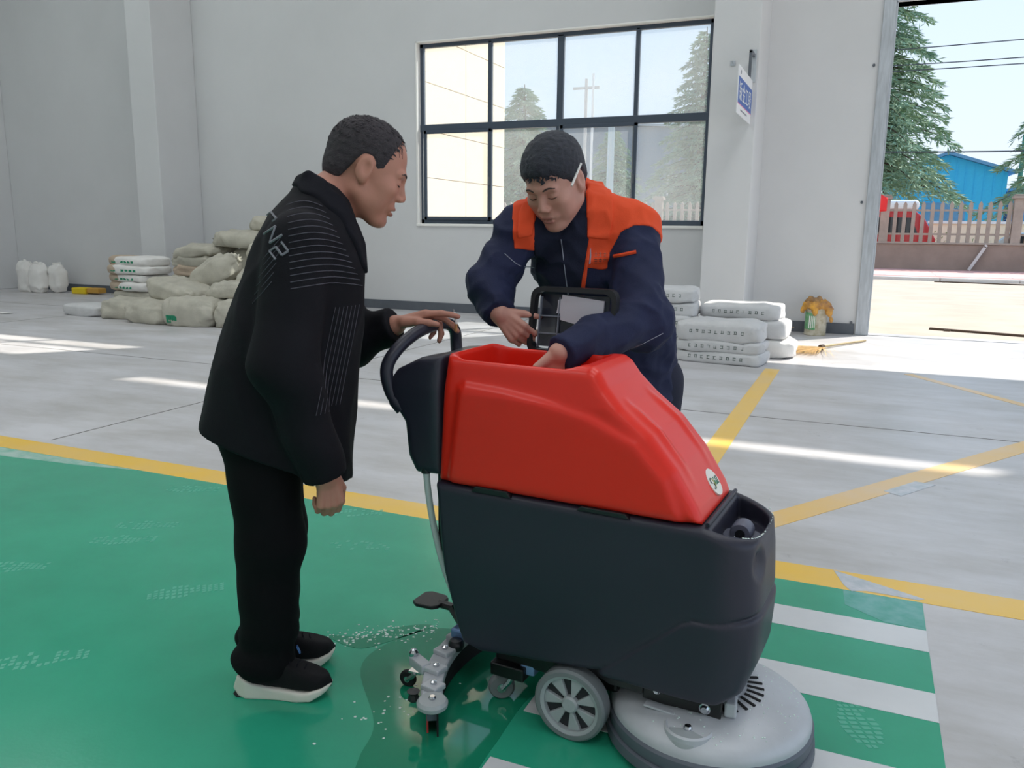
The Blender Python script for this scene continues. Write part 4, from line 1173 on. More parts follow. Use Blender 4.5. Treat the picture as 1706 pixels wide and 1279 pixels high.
def near(P, c, r, fn):
    """fn only for points within r of c; elsewhere the distance to that ball"""
    d = np.sqrt(((P - np.asarray(c, np.float32)) ** 2).sum(1))
    out = (d - r + 0.06).astype(np.float32)
    m = d < r
    if m.any():
        out[m] = fn(P[m])
    return out
class Head:
    def __init__(s, c, fwd, scale=1.0, roll=0.0, full=1.0):
        s.c = np.array(c, np.float32); s.R = frame_from(fwd, roll); s.s = scale; s.full = full
    def loc(s, P):
        return ((P - s.c) @ s.R.T) / s.s
    def w(s, p):
        return s.c + (np.array(p, np.float32) * s.s) @ s.R
    def cranium(s, Q):
        return ell(Q, (-0.014, 0, 0.036), (0.101, 0.078, 0.088))
    def sdf(s, P):
        return near(P, s.c, 0.21 * s.s, s.sdf_)
    def sdf_(s, P):
        Q = s.loc(P); Q = np.stack([Q[:, 0], np.abs(Q[:, 1]), Q[:, 2]], 1)
        d = s.cranium(Q)
        d = smin(d, ell(Q, (0.028, 0, -0.028), (0.066, 0.062 * s.full, 0.080)), 0.03)
        d = smin(d, cone(Q, (0.0, 0.047 * s.full, -0.062), (0.060, 0.016, -0.100), 0.024, 0.023), 0.025)     # jaw
        d = smin(d, ell(Q, (0.078, 0, -0.104), (0.019, 0.023, 0.018)), 0.018)                 # chin
        d = smin(d, ell(Q, (0.060, 0.040 * s.full, -0.024), (0.026, 0.022, 0.020)), 0.022)             # cheek bone
        d = smin(d, ell(Q, (0.052, 0.036 * s.full, -0.058), (0.024, 0.020, 0.028)), 0.022)             # cheek
        d = smin(d, cone(Q, (0.088, 0.006, 0.022), (0.080, 0.040, 0.020), 0.010, 0.009), 0.014)   # brow
        d = smax(d, -ell(Q, (0.106, 0.031, 0.002), (0.020, 0.019, 0.012)), 0.016)               # eye hollow
        d = smin(d, ell(Q, (0.0785, 0.031, 0.000), (0.0125, 0.016, 0.0105)), 0.004)             # lids
        d = smin(d, cone(Q, (0.088, 0, 0.012), (0.108, 0, -0.028), 0.0075, 0.0105), 0.012)      # nose
        d = smin(d, ell(Q, (0.101, 0.0125, -0.034), (0.012, 0.008, 0.0075)), 0.006)
        d = smax(d, -ell(Q, (0.107, 0.007, -0.042), (0.005, 0.0035, 0.003)), 0.003)
        d = smin(d, ell(Q, (0.086, 0, -0.062), (0.014, 0.030, 0.016)), 0.014)                   # muzzle
        d = smin(d, ell(Q, (0.0985, 0, -0.0625), (0.0075, 0.021, 0.0058)), 0.004)               # lips
        d = smin(d, ell(Q, (0.0965, 0, -0.0765), (0.0078, 0.019, 0.0065)), 0.004)
        d = smax(d, -ell(Q, (0.104, 0, -0.0692), (0.012, 0.023, 0.0024)), 0.003)
        e = ell(Q, (-0.008, 0.079, -0.006), (0.021, 0.0095, 0.034))                             # ear
        e = smin(e, ell(Q, (-0.002, 0.074, -0.030), (0.012, 0.008, 0.014)), 0.008)
        e = smax(e, -ell(Q, (-0.004, 0.089, -0.002), (0.011, 0.009, 0.019)), 0.005)
        return smin(d, e, 0.007) * s.s
    def lip(s, P):
        Q = s.loc(P)
        a = np.minimum(ell(Q, (0.101, 0, -0.0625), (0.010, 0.021, 0.0055)), ell(Q, (0.099, 0, -0.0765), (0.010, 0.019, 0.006)))
        return np.clip(-a / 0.003, 0, 1) * 0.8
    def hair(s, thick, hx, hz, tuft=0.0):
        """cap of hair; hz: hairline height for the positions hx, back to front"""
        def f(P):
            Q = s.loc(P)
            y = np.abs(Q[:, 1])
            q2 = np.stack([Q[:, 0], y, Q[:, 2]], 1)
            hl = np.interp(Q[:, 0], hx, hz) + 0.003 * np.sin(Q[:, 1] * 190) + 0.002 * np.sin(Q[:, 1] * 470 + 1)
            d = smin(s.cranium(q2), ell(q2, (-0.050, 0, -0.020), (0.056, 0.062, 0.056)), 0.02) - thick * np.clip(0.30 + (Q[:, 2] - hl) / 0.030, 0.30, 1)
            d = d - tuft * (0.5 + 0.5 * wob(Q, 170, 1.0)) * np.clip((Q[:, 2] - 0.04) / 0.05, 0, 1) - 0.0015 * wob(Q, 260, 2.0)
            # hairline: height as a function of position front to back
            ear = ell(q2, (-0.008, 0.085, -0.006), (0.025, 0.03, 0.036))
            d = smax(d, hl - Q[:, 2], 0.006)
            return smax(d, -ear, 0.004) * s.s
        return f

def hand_segs(wrist, d, palm, thumb, curls, spread=0.0, scale=1.0, tcurl=0.5, tout=0.7):
    """capsules of a hand. d: finger direction, palm: out of the palm, thumb: towards the thumb side"""
    d = Vector(d).normalized(); palm = Vector(palm); palm = (palm - d * palm.dot(d)).normalized()
    th = palm.cross(d).normalized()
    if th.dot(Vector(thumb)) < 0: th = -th
    w = Vector(wrist); S = scale
    segs = []
    lens = [(0.043, 0.026, 0.021), (0.048, 0.030, 0.022), (0.044, 0.028, 0.021), (0.034, 0.021, 0.019)]
    for i in range(4):
        o = 0.0285 - 0.0195 * i
        k = w + d * (0.092 - 0.004 * abs(i - 1.2)) * S + th * o * S
        segs.append((w + d * 0.02 * S + th * o * 0.55 * S, k, 0.0145 * S, 0.0120 * S))
        dd = (d + th * spread * (1.2 - i)).normalized()
        c = curls[i]; a = 0.0; p = k
        for j in range(3):
            a += c[j]
            v = (dd * math.cos(a) + palm * math.sin(a)).normalized()
            q = p + v * lens[i][j] * S
            r = [0.0098, 0.0090, 0.0083, 0.0074]
            if i == 3: r = [x * 0.88 for x in r]
            segs.append((p, q, r[j] * S, r[j + 1] * S)); p = q
    b = w + d * 0.024 * S + th * 0.024 * S + palm * 0.006 * S
    v = (d * (1 - tout * 0.5) + th * tout + palm * 0.25).normalized()
    p = b + v * 0.040 * S
    segs.append((b, p, 0.0165 * S, 0.0120 * S))
    v2 = (v + d * tcurl * 0.8 + palm * tcurl * 0.5 - th * tcurl * 0.5).normalized()
    q = p + v2 * 0.031 * S
    segs.append((p, q, 0.0112 * S, 0.0098 * S))
    v3 = (v2 + palm * tcurl * 0.3 + d * tcurl * 0.2).normalized()
    segs.append((q, q + v3 * 0.024 * S, 0.0098 * S, 0.0082 * S))
    return [(np.array(a), np.array(b), r0, r1) for a, b, r0, r1 in segs]
def hand_sdf(P, segs, k=0.0045):
    return near(P, segs[0][0], 0.27, lambda Q: hand_sdf_(Q, segs, k))
def hand_sdf_(P, segs, k):
    d = None
    for (a, b, r0, r1) in segs:
        c = cone(P, a, b, r0, r1)
        d = c if d is None else smin(d, c, k)
    return d

def shoe(parent, heel, yaw, L=0.272, m_u=None, flip=1):
    """black trainer with a thick white rocker sole; heel: ground point, yaw in the person's frame"""
    c, s_ = math.cos(yaw), math.sin(yaw)
    hx, hy = heel
    def tl(P):
        x, y = P[:, 0] - hx, P[:, 1] - hy
        return np.stack([(c * x + s_ * y) / (L / 0.272), (-s_ * x + c * y), P[:, 2]], 1)
    def outline(x):
        return np.interp(x, [0.0, 0.03, 0.08, 0.13, 0.18, 0.22, 0.25, 0.272], [0.020, 0.034, 0.034, 0.036, 0.045, 0.046, 0.036, 0.012])
    SOLE = [(-0.010, 0.026), (0.004, 0.003), (0.03, 0.0), (0.17, 0.0), (0.22, 0.004), (0.262, 0.026), (0.276, 0.044), (0.262, 0.044), (0.20, 0.030), (0.11, 0.036), (0.05, 0.048), (0.015, 0.066), (0.002, 0.064)]
    UPPER = [(0.008, 0.04), (0.27, 0.028), (0.278, 0.045), (0.262, 0.066), (0.215, 0.082), (0.16, 0.104), (0.125, 0.125), (0.06, 0.128), (0.012, 0.112), (0.003, 0.08)]
    def f_sole(P):
        Q = tl(P)
        return smax(poly2(Q[:, 0], Q[:, 2], SOLE), np.abs(Q[:, 1]) - outline(Q[:, 0]) - 0.004, 0.008)
    def f_up(P):
        Q = tl(P)
        w = outline(Q[:, 0]) * np.interp(Q[:, 2], [0.03, 0.07, 0.13], [1.0, 0.93, 0.72])
        d = smax(poly2(Q[:, 0], Q[:, 2], UPPER), np.abs(Q[:, 1]) - w, 0.02)
        return smax(d, -(f_sole(P) + 0.0015), 0.002)
    pts = [(hx + c * x - s_ * y, hy + s_ * x + c * y) for x in (-0.02, 0.3) for y in (-0.06, 0.06)]
    lo = (min(p[0] for p in pts), min(p[1] for p in pts)); hi = (max(p[0] for p in pts), max(p[1] for p in pts))
    u = surf_obj('shoe', f_up, (*lo, 0.02), (*hi, 0.14), 0.0035, m_u or M['shoe'], parent, relax=1)
    surf_obj('shoe_sole', f_sole, (*lo, -0.004), (*hi, 0.075), 0.0035, M['sole'], u, relax=1)
    b = MB()
    for i in range(4):
        x = 0.135 + i * 0.021; z = 0.122 - i * 0.0105
        b.tube([(hx + c * x - s_ * y, hy + s_ * x + c * y, z + 0.004 - 0.5 * abs(y)) for y in (-0.022, -0.01, 0.01, 0.022)], 0.0022, 6)
    b.build('laces', M['collar1'], u)
    t = MB(); t.prism([(-0.008, 0.012), (0.004, 0.0), (0.05, -0.0005), (0.05, 0.003), (0.01, 0.006)], 1, -0.028, 0.028)
    t.v = [(hx + c * p[0] - s_ * p[1], hy + s_ * p[0] + c * p[1], p[2]) for p in t.v]
    t.build('heel_tread', M['outsole'], u)
    return u

# ---------------------------------------------------------------- the man in black
r1 = Vector((0.777, 0.629)); 
man1 = thing('person', 'person in black jacket and trousers leaning forward, hand with cigarette on the scrubber handle', 'person', (-1.45, 1.79, 0), math.atan2(r1.y, r1.x))
hd1 = Head((0.234, 0.0, 1.484), (0.905, -0.06, -0.42), 1.07)
ZT = [0.58, 0.80, 0.97, 1.10, 1.215, 1.30, 1.36, 1.42, 1.47]
LT = [-0.262, -0.240, -0.188, -0.142, -0.096, -0.066, -0.030, 0.030, 0.060]
RT = [0.160, 0.190, 0.204, 0.214, 0.220, 0.212, 0.196, 0.172, 0.150]
BT = [0.185, 0.190, 0.195, 0.20, 0.205, 0.198, 0.165, 0.11, 0.06]
def torso1(P, grow=0.0):
    x, y, z = P[:, 0], P[:, 1], P[:, 2]
    L = np.interp(z, ZT, LT); R = np.interp(z, ZT, RT); B = np.interp(z, ZT, BT) + grow
    c = (L + R) / 2; a = (R - L) / 2 + grow
    u = np.abs((x - c) / a); v = np.abs((y + 0.0) / B)
    d = ((u ** 2.5 + v ** 2.5) ** 0.4 - 1) * np.minimum(a, B)
    return smax(d, z - 1.455, 0.03)
ARM_N = [(0.045, -0.165, 1.285), (-0.004, -0.228, 1.00), (0.086, -0.205, 0.690)]
ARM_F = [(0.115, 0.165, 1.275), (0.190, 0.200, 0.985), (0.318, 0.114, 1.044)]
LEG_N = [(-0.068, -0.066, 0.78), (-0.062, -0.068, 0.47), (-0.085, -0.030, 0.10)]
LEG_F = [(-0.060, 0.085, 0.78), (-0.056, 0.090, 0.45), (-0.080, 0.092, 0.10)]
def f_jacket1(P):
    x, y, z = P[:, 0], P[:, 1], P[:, 2]
    t = torso1(P) - 0.004 * np.clip(1 - np.abs(wob(P * np.array([1.4, 1.4, 0.8], np.float32), 16, 0.9)) * 2.2, -0.5, 1) + 0.006 * np.sin(14 * x + 6 * z + 3 * y) * np.clip((1.15 - z) / 0.3, 0, 1)
    t = smax(t, (0.800 - 0.40 * (x + 0.25)) - z, 0.006)
    # slight notch where the open fronts part
    t = smax(t, -ell(P, (0.235, -0.02, 0.80), (0.05, 0.018, 0.30)), 0.01)
    a = chain(P, ARM_N, [0.086, 0.078, 0.060], 0.05) + 0.004 * np.sin(38 * z + 9 * x) * np.clip((1.1 - z) / 0.1, 0, 1)
    b = chain(P, ARM_F, [0.086, 0.068, 0.054], 0.05) + 0.004 * np.sin(50 * x + 20 * z)
    nN = np.array(ARM_N[2]) - np.array(ARM_N[1]); nN = nN / np.linalg.norm(nN)
    a = smax(a, (P - np.array(ARM_N[2], np.float32)) @ nN.astype(np.float32), 0.004)
    nF = np.array(ARM_F[2]) - np.array(ARM_F[1]); nF = nF / np.linalg.norm(nF)
    b = smax(b, (P - np.array(ARM_F[2], np.float32)) @ nF.astype(np.float32), 0.004)
    d = smin(smin(t, a, 0.022), b, 0.03)
    # neck opening
    return smax(d, -cone(P, (0.13, 0, 1.41), (0.20, 0, 1.52), 0.062, 0.075), 0.01)
jk1 = surf_obj('jacket', f_jacket1, (-0.33, -0.34, 0.58), (0.40, 0.34, 1.48), 0.0062, M['jacket1'], man1, relax=1)
# turned-down collar and lapel facing
CN = [(0.052, -0.02, 1.452), (0.085, -0.088, 1.432), (0.135, -0.118, 1.375), (0.175, -0.118, 1.315), (0.205, -0.095, 1.250), (0.213, -0.08, 1.235)]
def f_collar1(P):
    Q = np.stack([P[:, 0], np.abs(P[:, 1]), P[:, 2]], 1)
    pts_ = [(a, -b, c) for a, b, c in CN]
    d = chain(Q, pts_, [0.022, 0.030, 0.034, 0.034, 0.031, 0.026], 0.02)
    base = f_jacket1(P)
    d = smax(d, base - 0.0075, 0.003)
    up = chain(Q, [(0.055, 0.0, 1.455), (0.075, 0.062, 1.462), (0.115, 0.080, 1.43), (0.160, 0.076, 1.36)], [0.008] * 4, 0.015)
    d = smin(d, up, 0.02)
    return d
surf_obj('collar', f_collar1, (0.0, -0.18, 1.19), (0.27, 0.18, 1.50), 0.005, M['collar1'], jk1, relax=1)
# pinstripes over the shoulder and down the front, silver letters on the back
def on_jacket(pts_, d=(0, 1, 0)):
    P = march(f_jacket1, [(x, -0.42, z) for x, z in pts_], d)
    return [Vector([float(q) for q in p]) + Vector((0, -0.0006, 0)) for p in P]
st = MB()
for k in range(14):
    z0 = 1.385 - k * 0.0155
    x0 = 0.018 + 0.0 * k; x1 = 0.105 + 0.0075 * k
    st.tube(on_jacket([(x0 + (x1 - x0) * q / 8, z0 + 0.016 * math.sin(q / 8 * 2.6) - 0.012 * q / 8) for q in range(9)]), 0.0011, 5)
for k in range(6):
    z0 = 1.30 - k * 0.022
    st.tube(on_jacket([(-0.045 - 0.006 * k + 0.05 * q / 5, z0 - 0.05 + 0.06 * q / 5) for q in range(6)]), 0.0008, 5)
for k in range(7):
    x0 = 0.158 - 0.011 * k
    st.tube(on_jacket([(x0 + 0.035 - 0.06 * (q / 8), 1.13 - 0.26 * q / 8) for q in range(9)]), 0.0008, 5)
st.build('pinstripes', M['pinstripe'], jk1)['kind'] = 'stuff'
lt = MB()
GLY = [[(0, 0, 0, 1), (0, 1, 0.8, 1), (0.8, 1, 0.8, 0.7)], [(0, 0, 0, 1), (0, 1, 0.85, 0), (0.85, 0, 0.85, 1)], [(0, 1, 0.9, 1), (0.9, 1, 0.9, 0.5), (0.9, 0.5, 0.1, 0.5), (0.1, 0.5, 0.1, 0), (0.1, 0, 0.9, 0)]]
for gi, g in enumerate(GLY):
    ox, oz = -0.052 + 0.0115 * gi, 1.348 - 0.037 * gi
    ux, uz = 0.017, -0.024            # writing direction runs down the slope
    vx, vz = 0.030, 0.020
    for (a0, b0, a1, b1) in g:
        pts_ = [(ox + ux * (a0 + (a1 - a0) * q / 3) + vx * (b0 + (b1 - b0) * q / 3), oz + uz * (a0 + (a1 - a0) * q / 3) + vz * (b0 + (b1 - b0) * q / 3)) for q in range(4)]
        lt.tube(on_jacket(pts_), 0.0032, 5)
lt.build('back_lettering', M['print1'], jk1)

def f_trouser1(P):
    x, y, z = P[:, 0], P[:, 1], P[:, 2]
    d = ell(P, (-0.066, 0, 0.79), (0.132, 0.148, 0.13))
    for leg in (LEG_N, LEG_F):
        l = chain(P, leg, [0.106, 0.088, 0.078], 0.04) + 0.004 * np.sin(60 * z + 12 * y) * np.clip((0.28 - z) / 0.1, 0, 1) + 0.003 * np.sin(22 * z + 20 * x)
        l = smin(l, ell(P, (leg[2][0] - 0.03, leg[2][1], 0.115), (0.072, 0.066, 0.040)), 0.03)
        d = smin(d, l, 0.03)
    d = smax(d, 0.062 + 0.12 * np.clip(x + 0.05, 0, 0.1) - z, 0.005)
    return smax(d, z - 0.86, 0.02)
surf_obj('trousers', f_trouser1, (-0.27, -0.24, 0.04), (0.13, 0.24, 0.88), 0.006, M['trouser1'], man1, relax=1)
sh_ = shoe(man1, (-0.168, -0.018), math.atan2(-0.085, 0.26))
shoe(man1, (-0.160, 0.088), R_(3))
MB().obox((0.002, -0.062, 0.135), (0.004, 0.014, 0.022), Matrix.Rotation(R_(-20), 3, 'Y')).build('lace_tag', mat('blue_tag', (70, 110, 170), 0.6), sh_)

# hands: right fist hanging, left one resting on the handle with a cigarette
fist = [(1.25, 1.45, 0.9)] * 4
H1N = hand_segs((0.092, -0.205, 0.70), (0.10, -0.02, -1.0), (-0.35, 0.9, 0), (1.0, 0.25, 0), [(0.75, 1.5, 0.9), (0.8, 1.5, 0.9), (0.85, 1.5, 0.9), (0.9, 1.5, 0.9)], 0.0, 0.98, 0.9, 0.45)
H1F = hand_segs((0.316, 0.112, 1.050), (0.93, -0.06, 0.24), (0.10, -0.30, -1.0), (0.15, -1.0, 0.0), [(0.25, 0.18, 0.10), (0.50, 0.42, 0.25), (0.80, 0.85, 0.5), (0.9, 0.95, 0.6)], 0.05, 1.08, 0.55, 0.36)
def f_body1(P):
    d = hd1.sdf(P)
    nk = cone(P, hd1.w((-0.040, 0, -0.045)), (0.085, 0, 1.36), 0.054 * 1.02, 0.062)
    d = smin(d, nk, 0.025)
    d = smin(d, cone(P, hd1.w((0.025, 0.0, -0.070)), (0.135, 0, 1.37), 0.028, 0.036), 0.03)
    d = smin(d, np.maximum(torso1(P, -0.025), 0.84 - P[:, 2]), 0.03)
    for arm in (ARM_N, ARM_F):
        d = smin(d, chain(P, arm, [0.060, 0.046, 0.031], 0.03), 0.02)
    d = smin(d, hand_sdf(P, H1N), 0.012)
    d = smin(d, hand_sdf(P, H1F), 0.012)
    d = smin(d, ell(P, (-0.066, 0, 0.80), (0.115, 0.145, 0.13)), 0.03)
    for leg in (LEG_N, LEG_F):
        d = smin(d, chain(P, leg, [0.088, 0.056, 0.040], 0.04), 0.03)
    return d
# torso inside the jacket must not poke out at the hem
body1 = surf_obj('body', lambda P: np.maximum(f_body1(P), 0.06 - P[:, 2]), (-0.26, -0.29, 0.05), (0.50, 0.27, 1.66), 0.0042, M['skin1'], man1, attrs={'lip': hd1.lip}, relax=1)
hr = hd1.hair(0.003, [-0.12, -0.055, -0.030, 0.004, 0.024, 0.036, 0.044, 0.052, 0.062], [-0.062, -0.052, 0.012, 0.016, -0.006, 0.012, 0.062, 0.100, 0.150])
surf_obj('hair', hr, (0.05, -0.13, 1.36), (0.40, 0.13, 1.66), 0.0036, M['hair1'], man1, relax=1)
def face_bits(hd, man):
    """eyebrows and the slits between lowered lids, laid on the surface of the face"""
    def lay(pts_):
        P = march(hd.sdf_, np.array([hd.w((0.13, y, z)) for y, z in pts_], np.float32), -hd.R[0], 80)
        return [Vector([float(c) for c in p]) for p in P]
    for s_ in (-1, 1):
        b = MB(); b.tube(lay([(s_ * (0.015 + 0.034 * q / 6), 0.0225 + 0.005 * math.sin(q / 6 * 3.1)) for q in range(7)]), [0.0016, 0.0026, 0.0028, 0.0027, 0.0024, 0.0018, 0.0010], 6)
        b.build('eyebrow', M['brow'], man)
        b = MB(); b.tube(lay([(s_ * (0.0175 + 0.029 * q / 7), -0.0042 - 0.0022 * math.sin(q / 7 * 3.1)) for q in range(8)]), [0.0008, 0.0014, 0.0018, 0.0019, 0.0019, 0.0017, 0.0014, 0.0008], 6)
        b.build('eye', M['eye'], man)
face_bits(hd1, man1)
# thin strands over the bald forehead
b = MB()
for k in range(14):
    y0 = random.uniform(-0.05, 0.05); x0 = random.uniform(0.025, 0.05)
    P_ = [(x0 + 0.026 * q / 5, y0 * (1 + 0.05 * q), 0.0) for q in range(6)]
    Q_ = []
    for (x, y, _) in P_:
        zz = 0.036 + 0.0895 * math.sqrt(max(0.05, 1 - ((x + 0.014) / 0.102) ** 2 - (y / 0.079) ** 2))
        Q_.append(Vector(hd1.w((x, y, zz))))
    b.tube(Q_, 0.00035, 4)
b.build('hair_strands', M['hair1'], man1)['kind'] = 'stuff'

def hair_tips(hd, fn, man, m, n, ln, lift, seed):
    """short tapered tufts lying on the hair, leaning forward"""
    rr = np.random.default_rng(seed)
    v = rr.normal(size=(n, 3)); v[:, 2] = np.abs(v[:, 2]) + 0.15
    v /= np.linalg.norm(v, axis=1)[:, None]
    Q = np.array([-0.014, 0, 0.036]) + v * np.array([0.104, 0.081, 0.092])
    P = hd.c + (Q * hd.s).astype(np.float32) @ hd.R
    keep = np.abs(fn(P.astype(np.float32))) < 0.011
    b = MB()
    for q, w in zip(P[keep], (v[keep].astype(np.float32) @ hd.R)):
        f = hd.R[0] * 0.8 + hd.R[2] * -0.1 + rr.normal(size=3) * 0.35
        f = f - w * (f @ w); f = f / (np.linalg.norm(f) + 1e-6)
        t_ = np.cross(f, w); r_ = ln * rr.uniform(0.6, 1.3)
        a = Vector(q - w * 0.002); e = Vector(q + f * r_ + w * lift * rr.uniform(0.3, 1.2)); s_ = Vector(t_ * 0.0026)
        md_ = a.lerp(e, 0.5) + Vector(w) * lift * 0.5
        b.add([a - s_, a + s_, md_ + s_ * 0.8, md_ - s_ * 0.8, e], [(0, 1, 2, 3), (3, 2, 4)])
    b.build('hair_tufts', m, man)['kind'] = 'stuff'
hair_tips(hd1, hr, man1, M['hair1'], 700, 0.012, 0.0016, 1)
# cigarette: its own thing, held between the fingers
idx_tip = Vector([float(q) for q in H1F[3][1]]); mid_tip = Vector([float(q) for q in H1F[7][1]])
W1 = Matrix.Translation(man1.location) @ Matrix.Rotation(man1.rotation_euler.z, 4, 'Z')
cg = W1 @ (idx_tip.lerp(mid_tip, 0.5) + Vector((-0.006, 0.0, 0.0)))
cig = thing('cigarette', 'white cigarette held between two fingers above the scrubber handle', 'cigarette', cg)
MB().cyl((0, 0, -0.022), (0.002, 0, 0.0), 0.0037, seg=10).build('filter', mat('cork_filter', (206, 150, 96), 0.7), cig, smooth=40)
MB().cyl((0.002, 0, 0.0), (-0.004, -0.004, 0.036), 0.0036, seg=10).build('paper', M['white_mask'], cig, smooth=40)
MB().cyl((-0.004, -0.004, 0.036), (-0.005, -0.005, 0.044), 0.0035, 0.0022, seg=8).build('ash', mat('grey_ash', (150, 150, 150), 0.9), cig, smooth=40)

# ---------------------------------------------------------------- the worker in navy and orange
r2 = Vector((0.955, 0.295))
man2 = thing('person', 'person in navy and orange work jacket bent over the open tank behind the scrubber', 'person', (-0.85, 2.75, 0), math.atan2(r2.y, r2.x))
hd2 = Head((-0.150, -0.295, 1.478), (-0.36, -0.74, -0.57), 1.06, R_(3), 1.10)
A2R = [(-0.262, -0.215, 1.325), (-0.350, -0.295, 1.150), (-0.305, -0.405, 1.075)]
A2L = [(0.098, -0.150, 1.335), (0.130, -0.365, 1.062), (-0.108, -0.635, 0.992)]
SPINE = [(0.105, 0.045, 0.78), (0.060, -0.03, 0.98), (-0.045, -0.13, 1.22), (-0.085, -0.165, 1.34)]
WR = (0.955, 0.0, 0.0)
def torso2(P, g=0.0):
    d = chain(P, SPINE, [0.112 + g, 0.114 + g, 0.112 + g, 0.082 + g], 0.06, (1, 0.05, 0.12), 1.38)
    return smin(d, chain(P, [A2R[0], (-0.08, -0.165, 1.385), A2L[0]], [0.070 + g, 0.075 + g, 0.072 + g], 0.04), 0.05)
def f_jacket2(P):
    x, y, z = P[:, 0], P[:, 1], P[:, 2]
    t = torso2(P, 0.012)
    t = smin(t, cone(P, (0.10, 0.03, 0.90), (0.112, 0.05, 0.74), 0.15, 0.152, (1, 0, 0), 1.12), 0.05)
    t = t + 0.005 * np.sin(18 * x + 26 * z - 10 * y) * np.clip((1.2 - z) / 0.2, 0, 1)
    t = smax(t, 0.74 - z, 0.006)
    a = chain(P, A2R, [0.078, 0.070, 0.048], 0.05) + 0.005 * np.sin(55 * z + 30 * x + 12 * y)
    b = chain(P, A2L, [0.084, 0.082, 0.052], 0.05) + 0.006 * np.sin(30 * x - 30 * z + 22 * y) * np.clip((1.25 - z) / 0.1, 0, 1)
    for A, idx in ((A2R, 0), (A2L, 1)):
        n = np.array(A[2]) - np.array(A[1]); n = (n / np.linalg.norm(n)).astype(np.float32)
        pl_ = (P - np.array(A[2], np.float32)) @ n
        if idx == 0: a = smax(a, pl_, 0.004)
        else: b = smax(b, pl_, 0.004)
    d = smin(smin(t, a, 0.028), b, 0.028)
    fold = 1 - np.abs(wob(P * np.array([1, 1, 1.7], np.float32), 21, 0.4)) * 2
    d = d - 0.0055 * np.clip(fold, -0.6, 1) - 0.0030 * np.clip(1 - np.abs(wob(P, 44, 2.1)) * 2.4, -0.5, 1) + 0.003
    return smax(d, -cone(P, (-0.10, -0.19, 1.40), (-0.115, -0.25, 1.52), 0.060, 0.075), 0.01)
jk2 = surf_obj('jacket', f_jacket2, (-0.45, -0.70, 0.72), (0.34, 0.25, 1.47), 0.0062, M['jacket2'], man2, relax=1)
def project2(pts_, d=(0, 1, 0), y0=-0.75, off=0.001, fn=None):
    P = march(fn or f_jacket2, [(x, y0, z) for x, z in pts_], d, 90)
    return [Vector([float(q) for q in p]) + Vector((0, -off, 0)) for p in P]
# sweater showing in the open front
def f_sweater(P):
    reg = poly2(P[:, 0], P[:, 2], [(-0.215, 1.33), (-0.20, 1.42), (-0.10, 1.47), (-0.035, 1.42), (-0.04, 1.30), (-0.055, 1.15), (-0.06, 1.05), (-0.19, 1.05), (-0.212, 1.18)])
    d = f_jacket2(P) - 0.0045
    d = np.maximum(d, reg)
    n = cone(P, (-0.095, -0.18, 1.37), (-0.115, -0.215, 1.425), 0.074, 0.066)
    n = smax(n, -cone(P, (-0.10, -0.19, 1.36), (-0.125, -0.26, 1.52), 0.052, 0.062), 0.005)
    d = np.maximum(np.minimum(d, n), P[:, 1] + 0.12)
    return d
sw = surf_obj('sweater', f_sweater, (-0.26, -0.45, 1.02), (0.02, -0.10, 1.48), 0.005, M['sweater'], man2, relax=1)
zl = MB(); zl.tube(project2([(-0.128 + 0.004 * q, 1.30 - 0.028 * q) for q in range(9)], fn=f_sweater), 0.0016, 5); zl.build('zip', M['silver'], sw)
# orange yoke over the shoulders, front and back
def f_yoke(P):
    x, y, z = P[:, 0], P[:, 1], P[:, 2]
    lim = np.interp(x, [-0.34, -0.285, -0.275, -0.20, -0.04, 0.005, 0.020, 0.030, 0.060, 0.10, 0.20], [1.45, 1.40, 1.27, 1.262, 1.21, 1.205, 1.208, 1.265, 1.325, 1.345, 1.352])
    back = np.interp(y, [-0.25, -0.10], [0.0, 1.0])
    lim = lim * (1 - back) + 1.25 * back
    d = f_jacket2(P) - 0.003
    arm = np.maximum(x - 0.30, -0.285 - x)
    d = np.maximum(np.maximum(d, lim - z), arm)
    open_ = poly2(x, z, [(-0.208, 1.0), (-0.208, 1.30), (-0.20, 1.5), (-0.045, 1.5), (-0.045, 1.30), (-0.05, 1.0)])
    d = np.maximum(d, -np.maximum(open_, y + 0.20))
    return d
surf_obj('orange_yoke', f_yoke, (-0.33, -0.42, 1.15), (0.22, 0.02, 1.48), 0.0048, M['orange'], jk2, relax=1)
# wide turned-down collar flap on his left, edge of the other one
def f_collar2(P):
    x, y, z = P[:, 0], P[:, 1], P[:, 2]
    a = poly2(x, z, [(-0.062, 1.53), (-0.052, 1.42), (-0.046, 1.305), (0.022, 1.300), (0.034, 1.36), (0.030, 1.44), (0.0, 1.53)])
    b = poly2(x, z, [(-0.20, 1.50), (-0.208, 1.40), (-0.215, 1.31), (-0.262, 1.30), (-0.262, 1.38), (-0.235, 1.46)])
    flap = np.maximum(np.minimum(a, b), f_jacket2(P) - 0.010)
    flap = np.maximum(flap, y + 0.09)
    stand = chain(P, [(0.0, -0.20, 1.425), (-0.01, -0.13, 1.475), (-0.06, -0.095, 1.490), (-0.125, -0.10, 1.485), (-0.18, -0.15, 1.455)], [0.009] * 5, 0.012)
    return smin(flap, stand, 0.012)
surf_obj('collar', f_collar2, (-0.27, -0.36, 1.26), (0.06, -0.04, 1.52), 0.0048, M['orange'], jk2, relax=1)
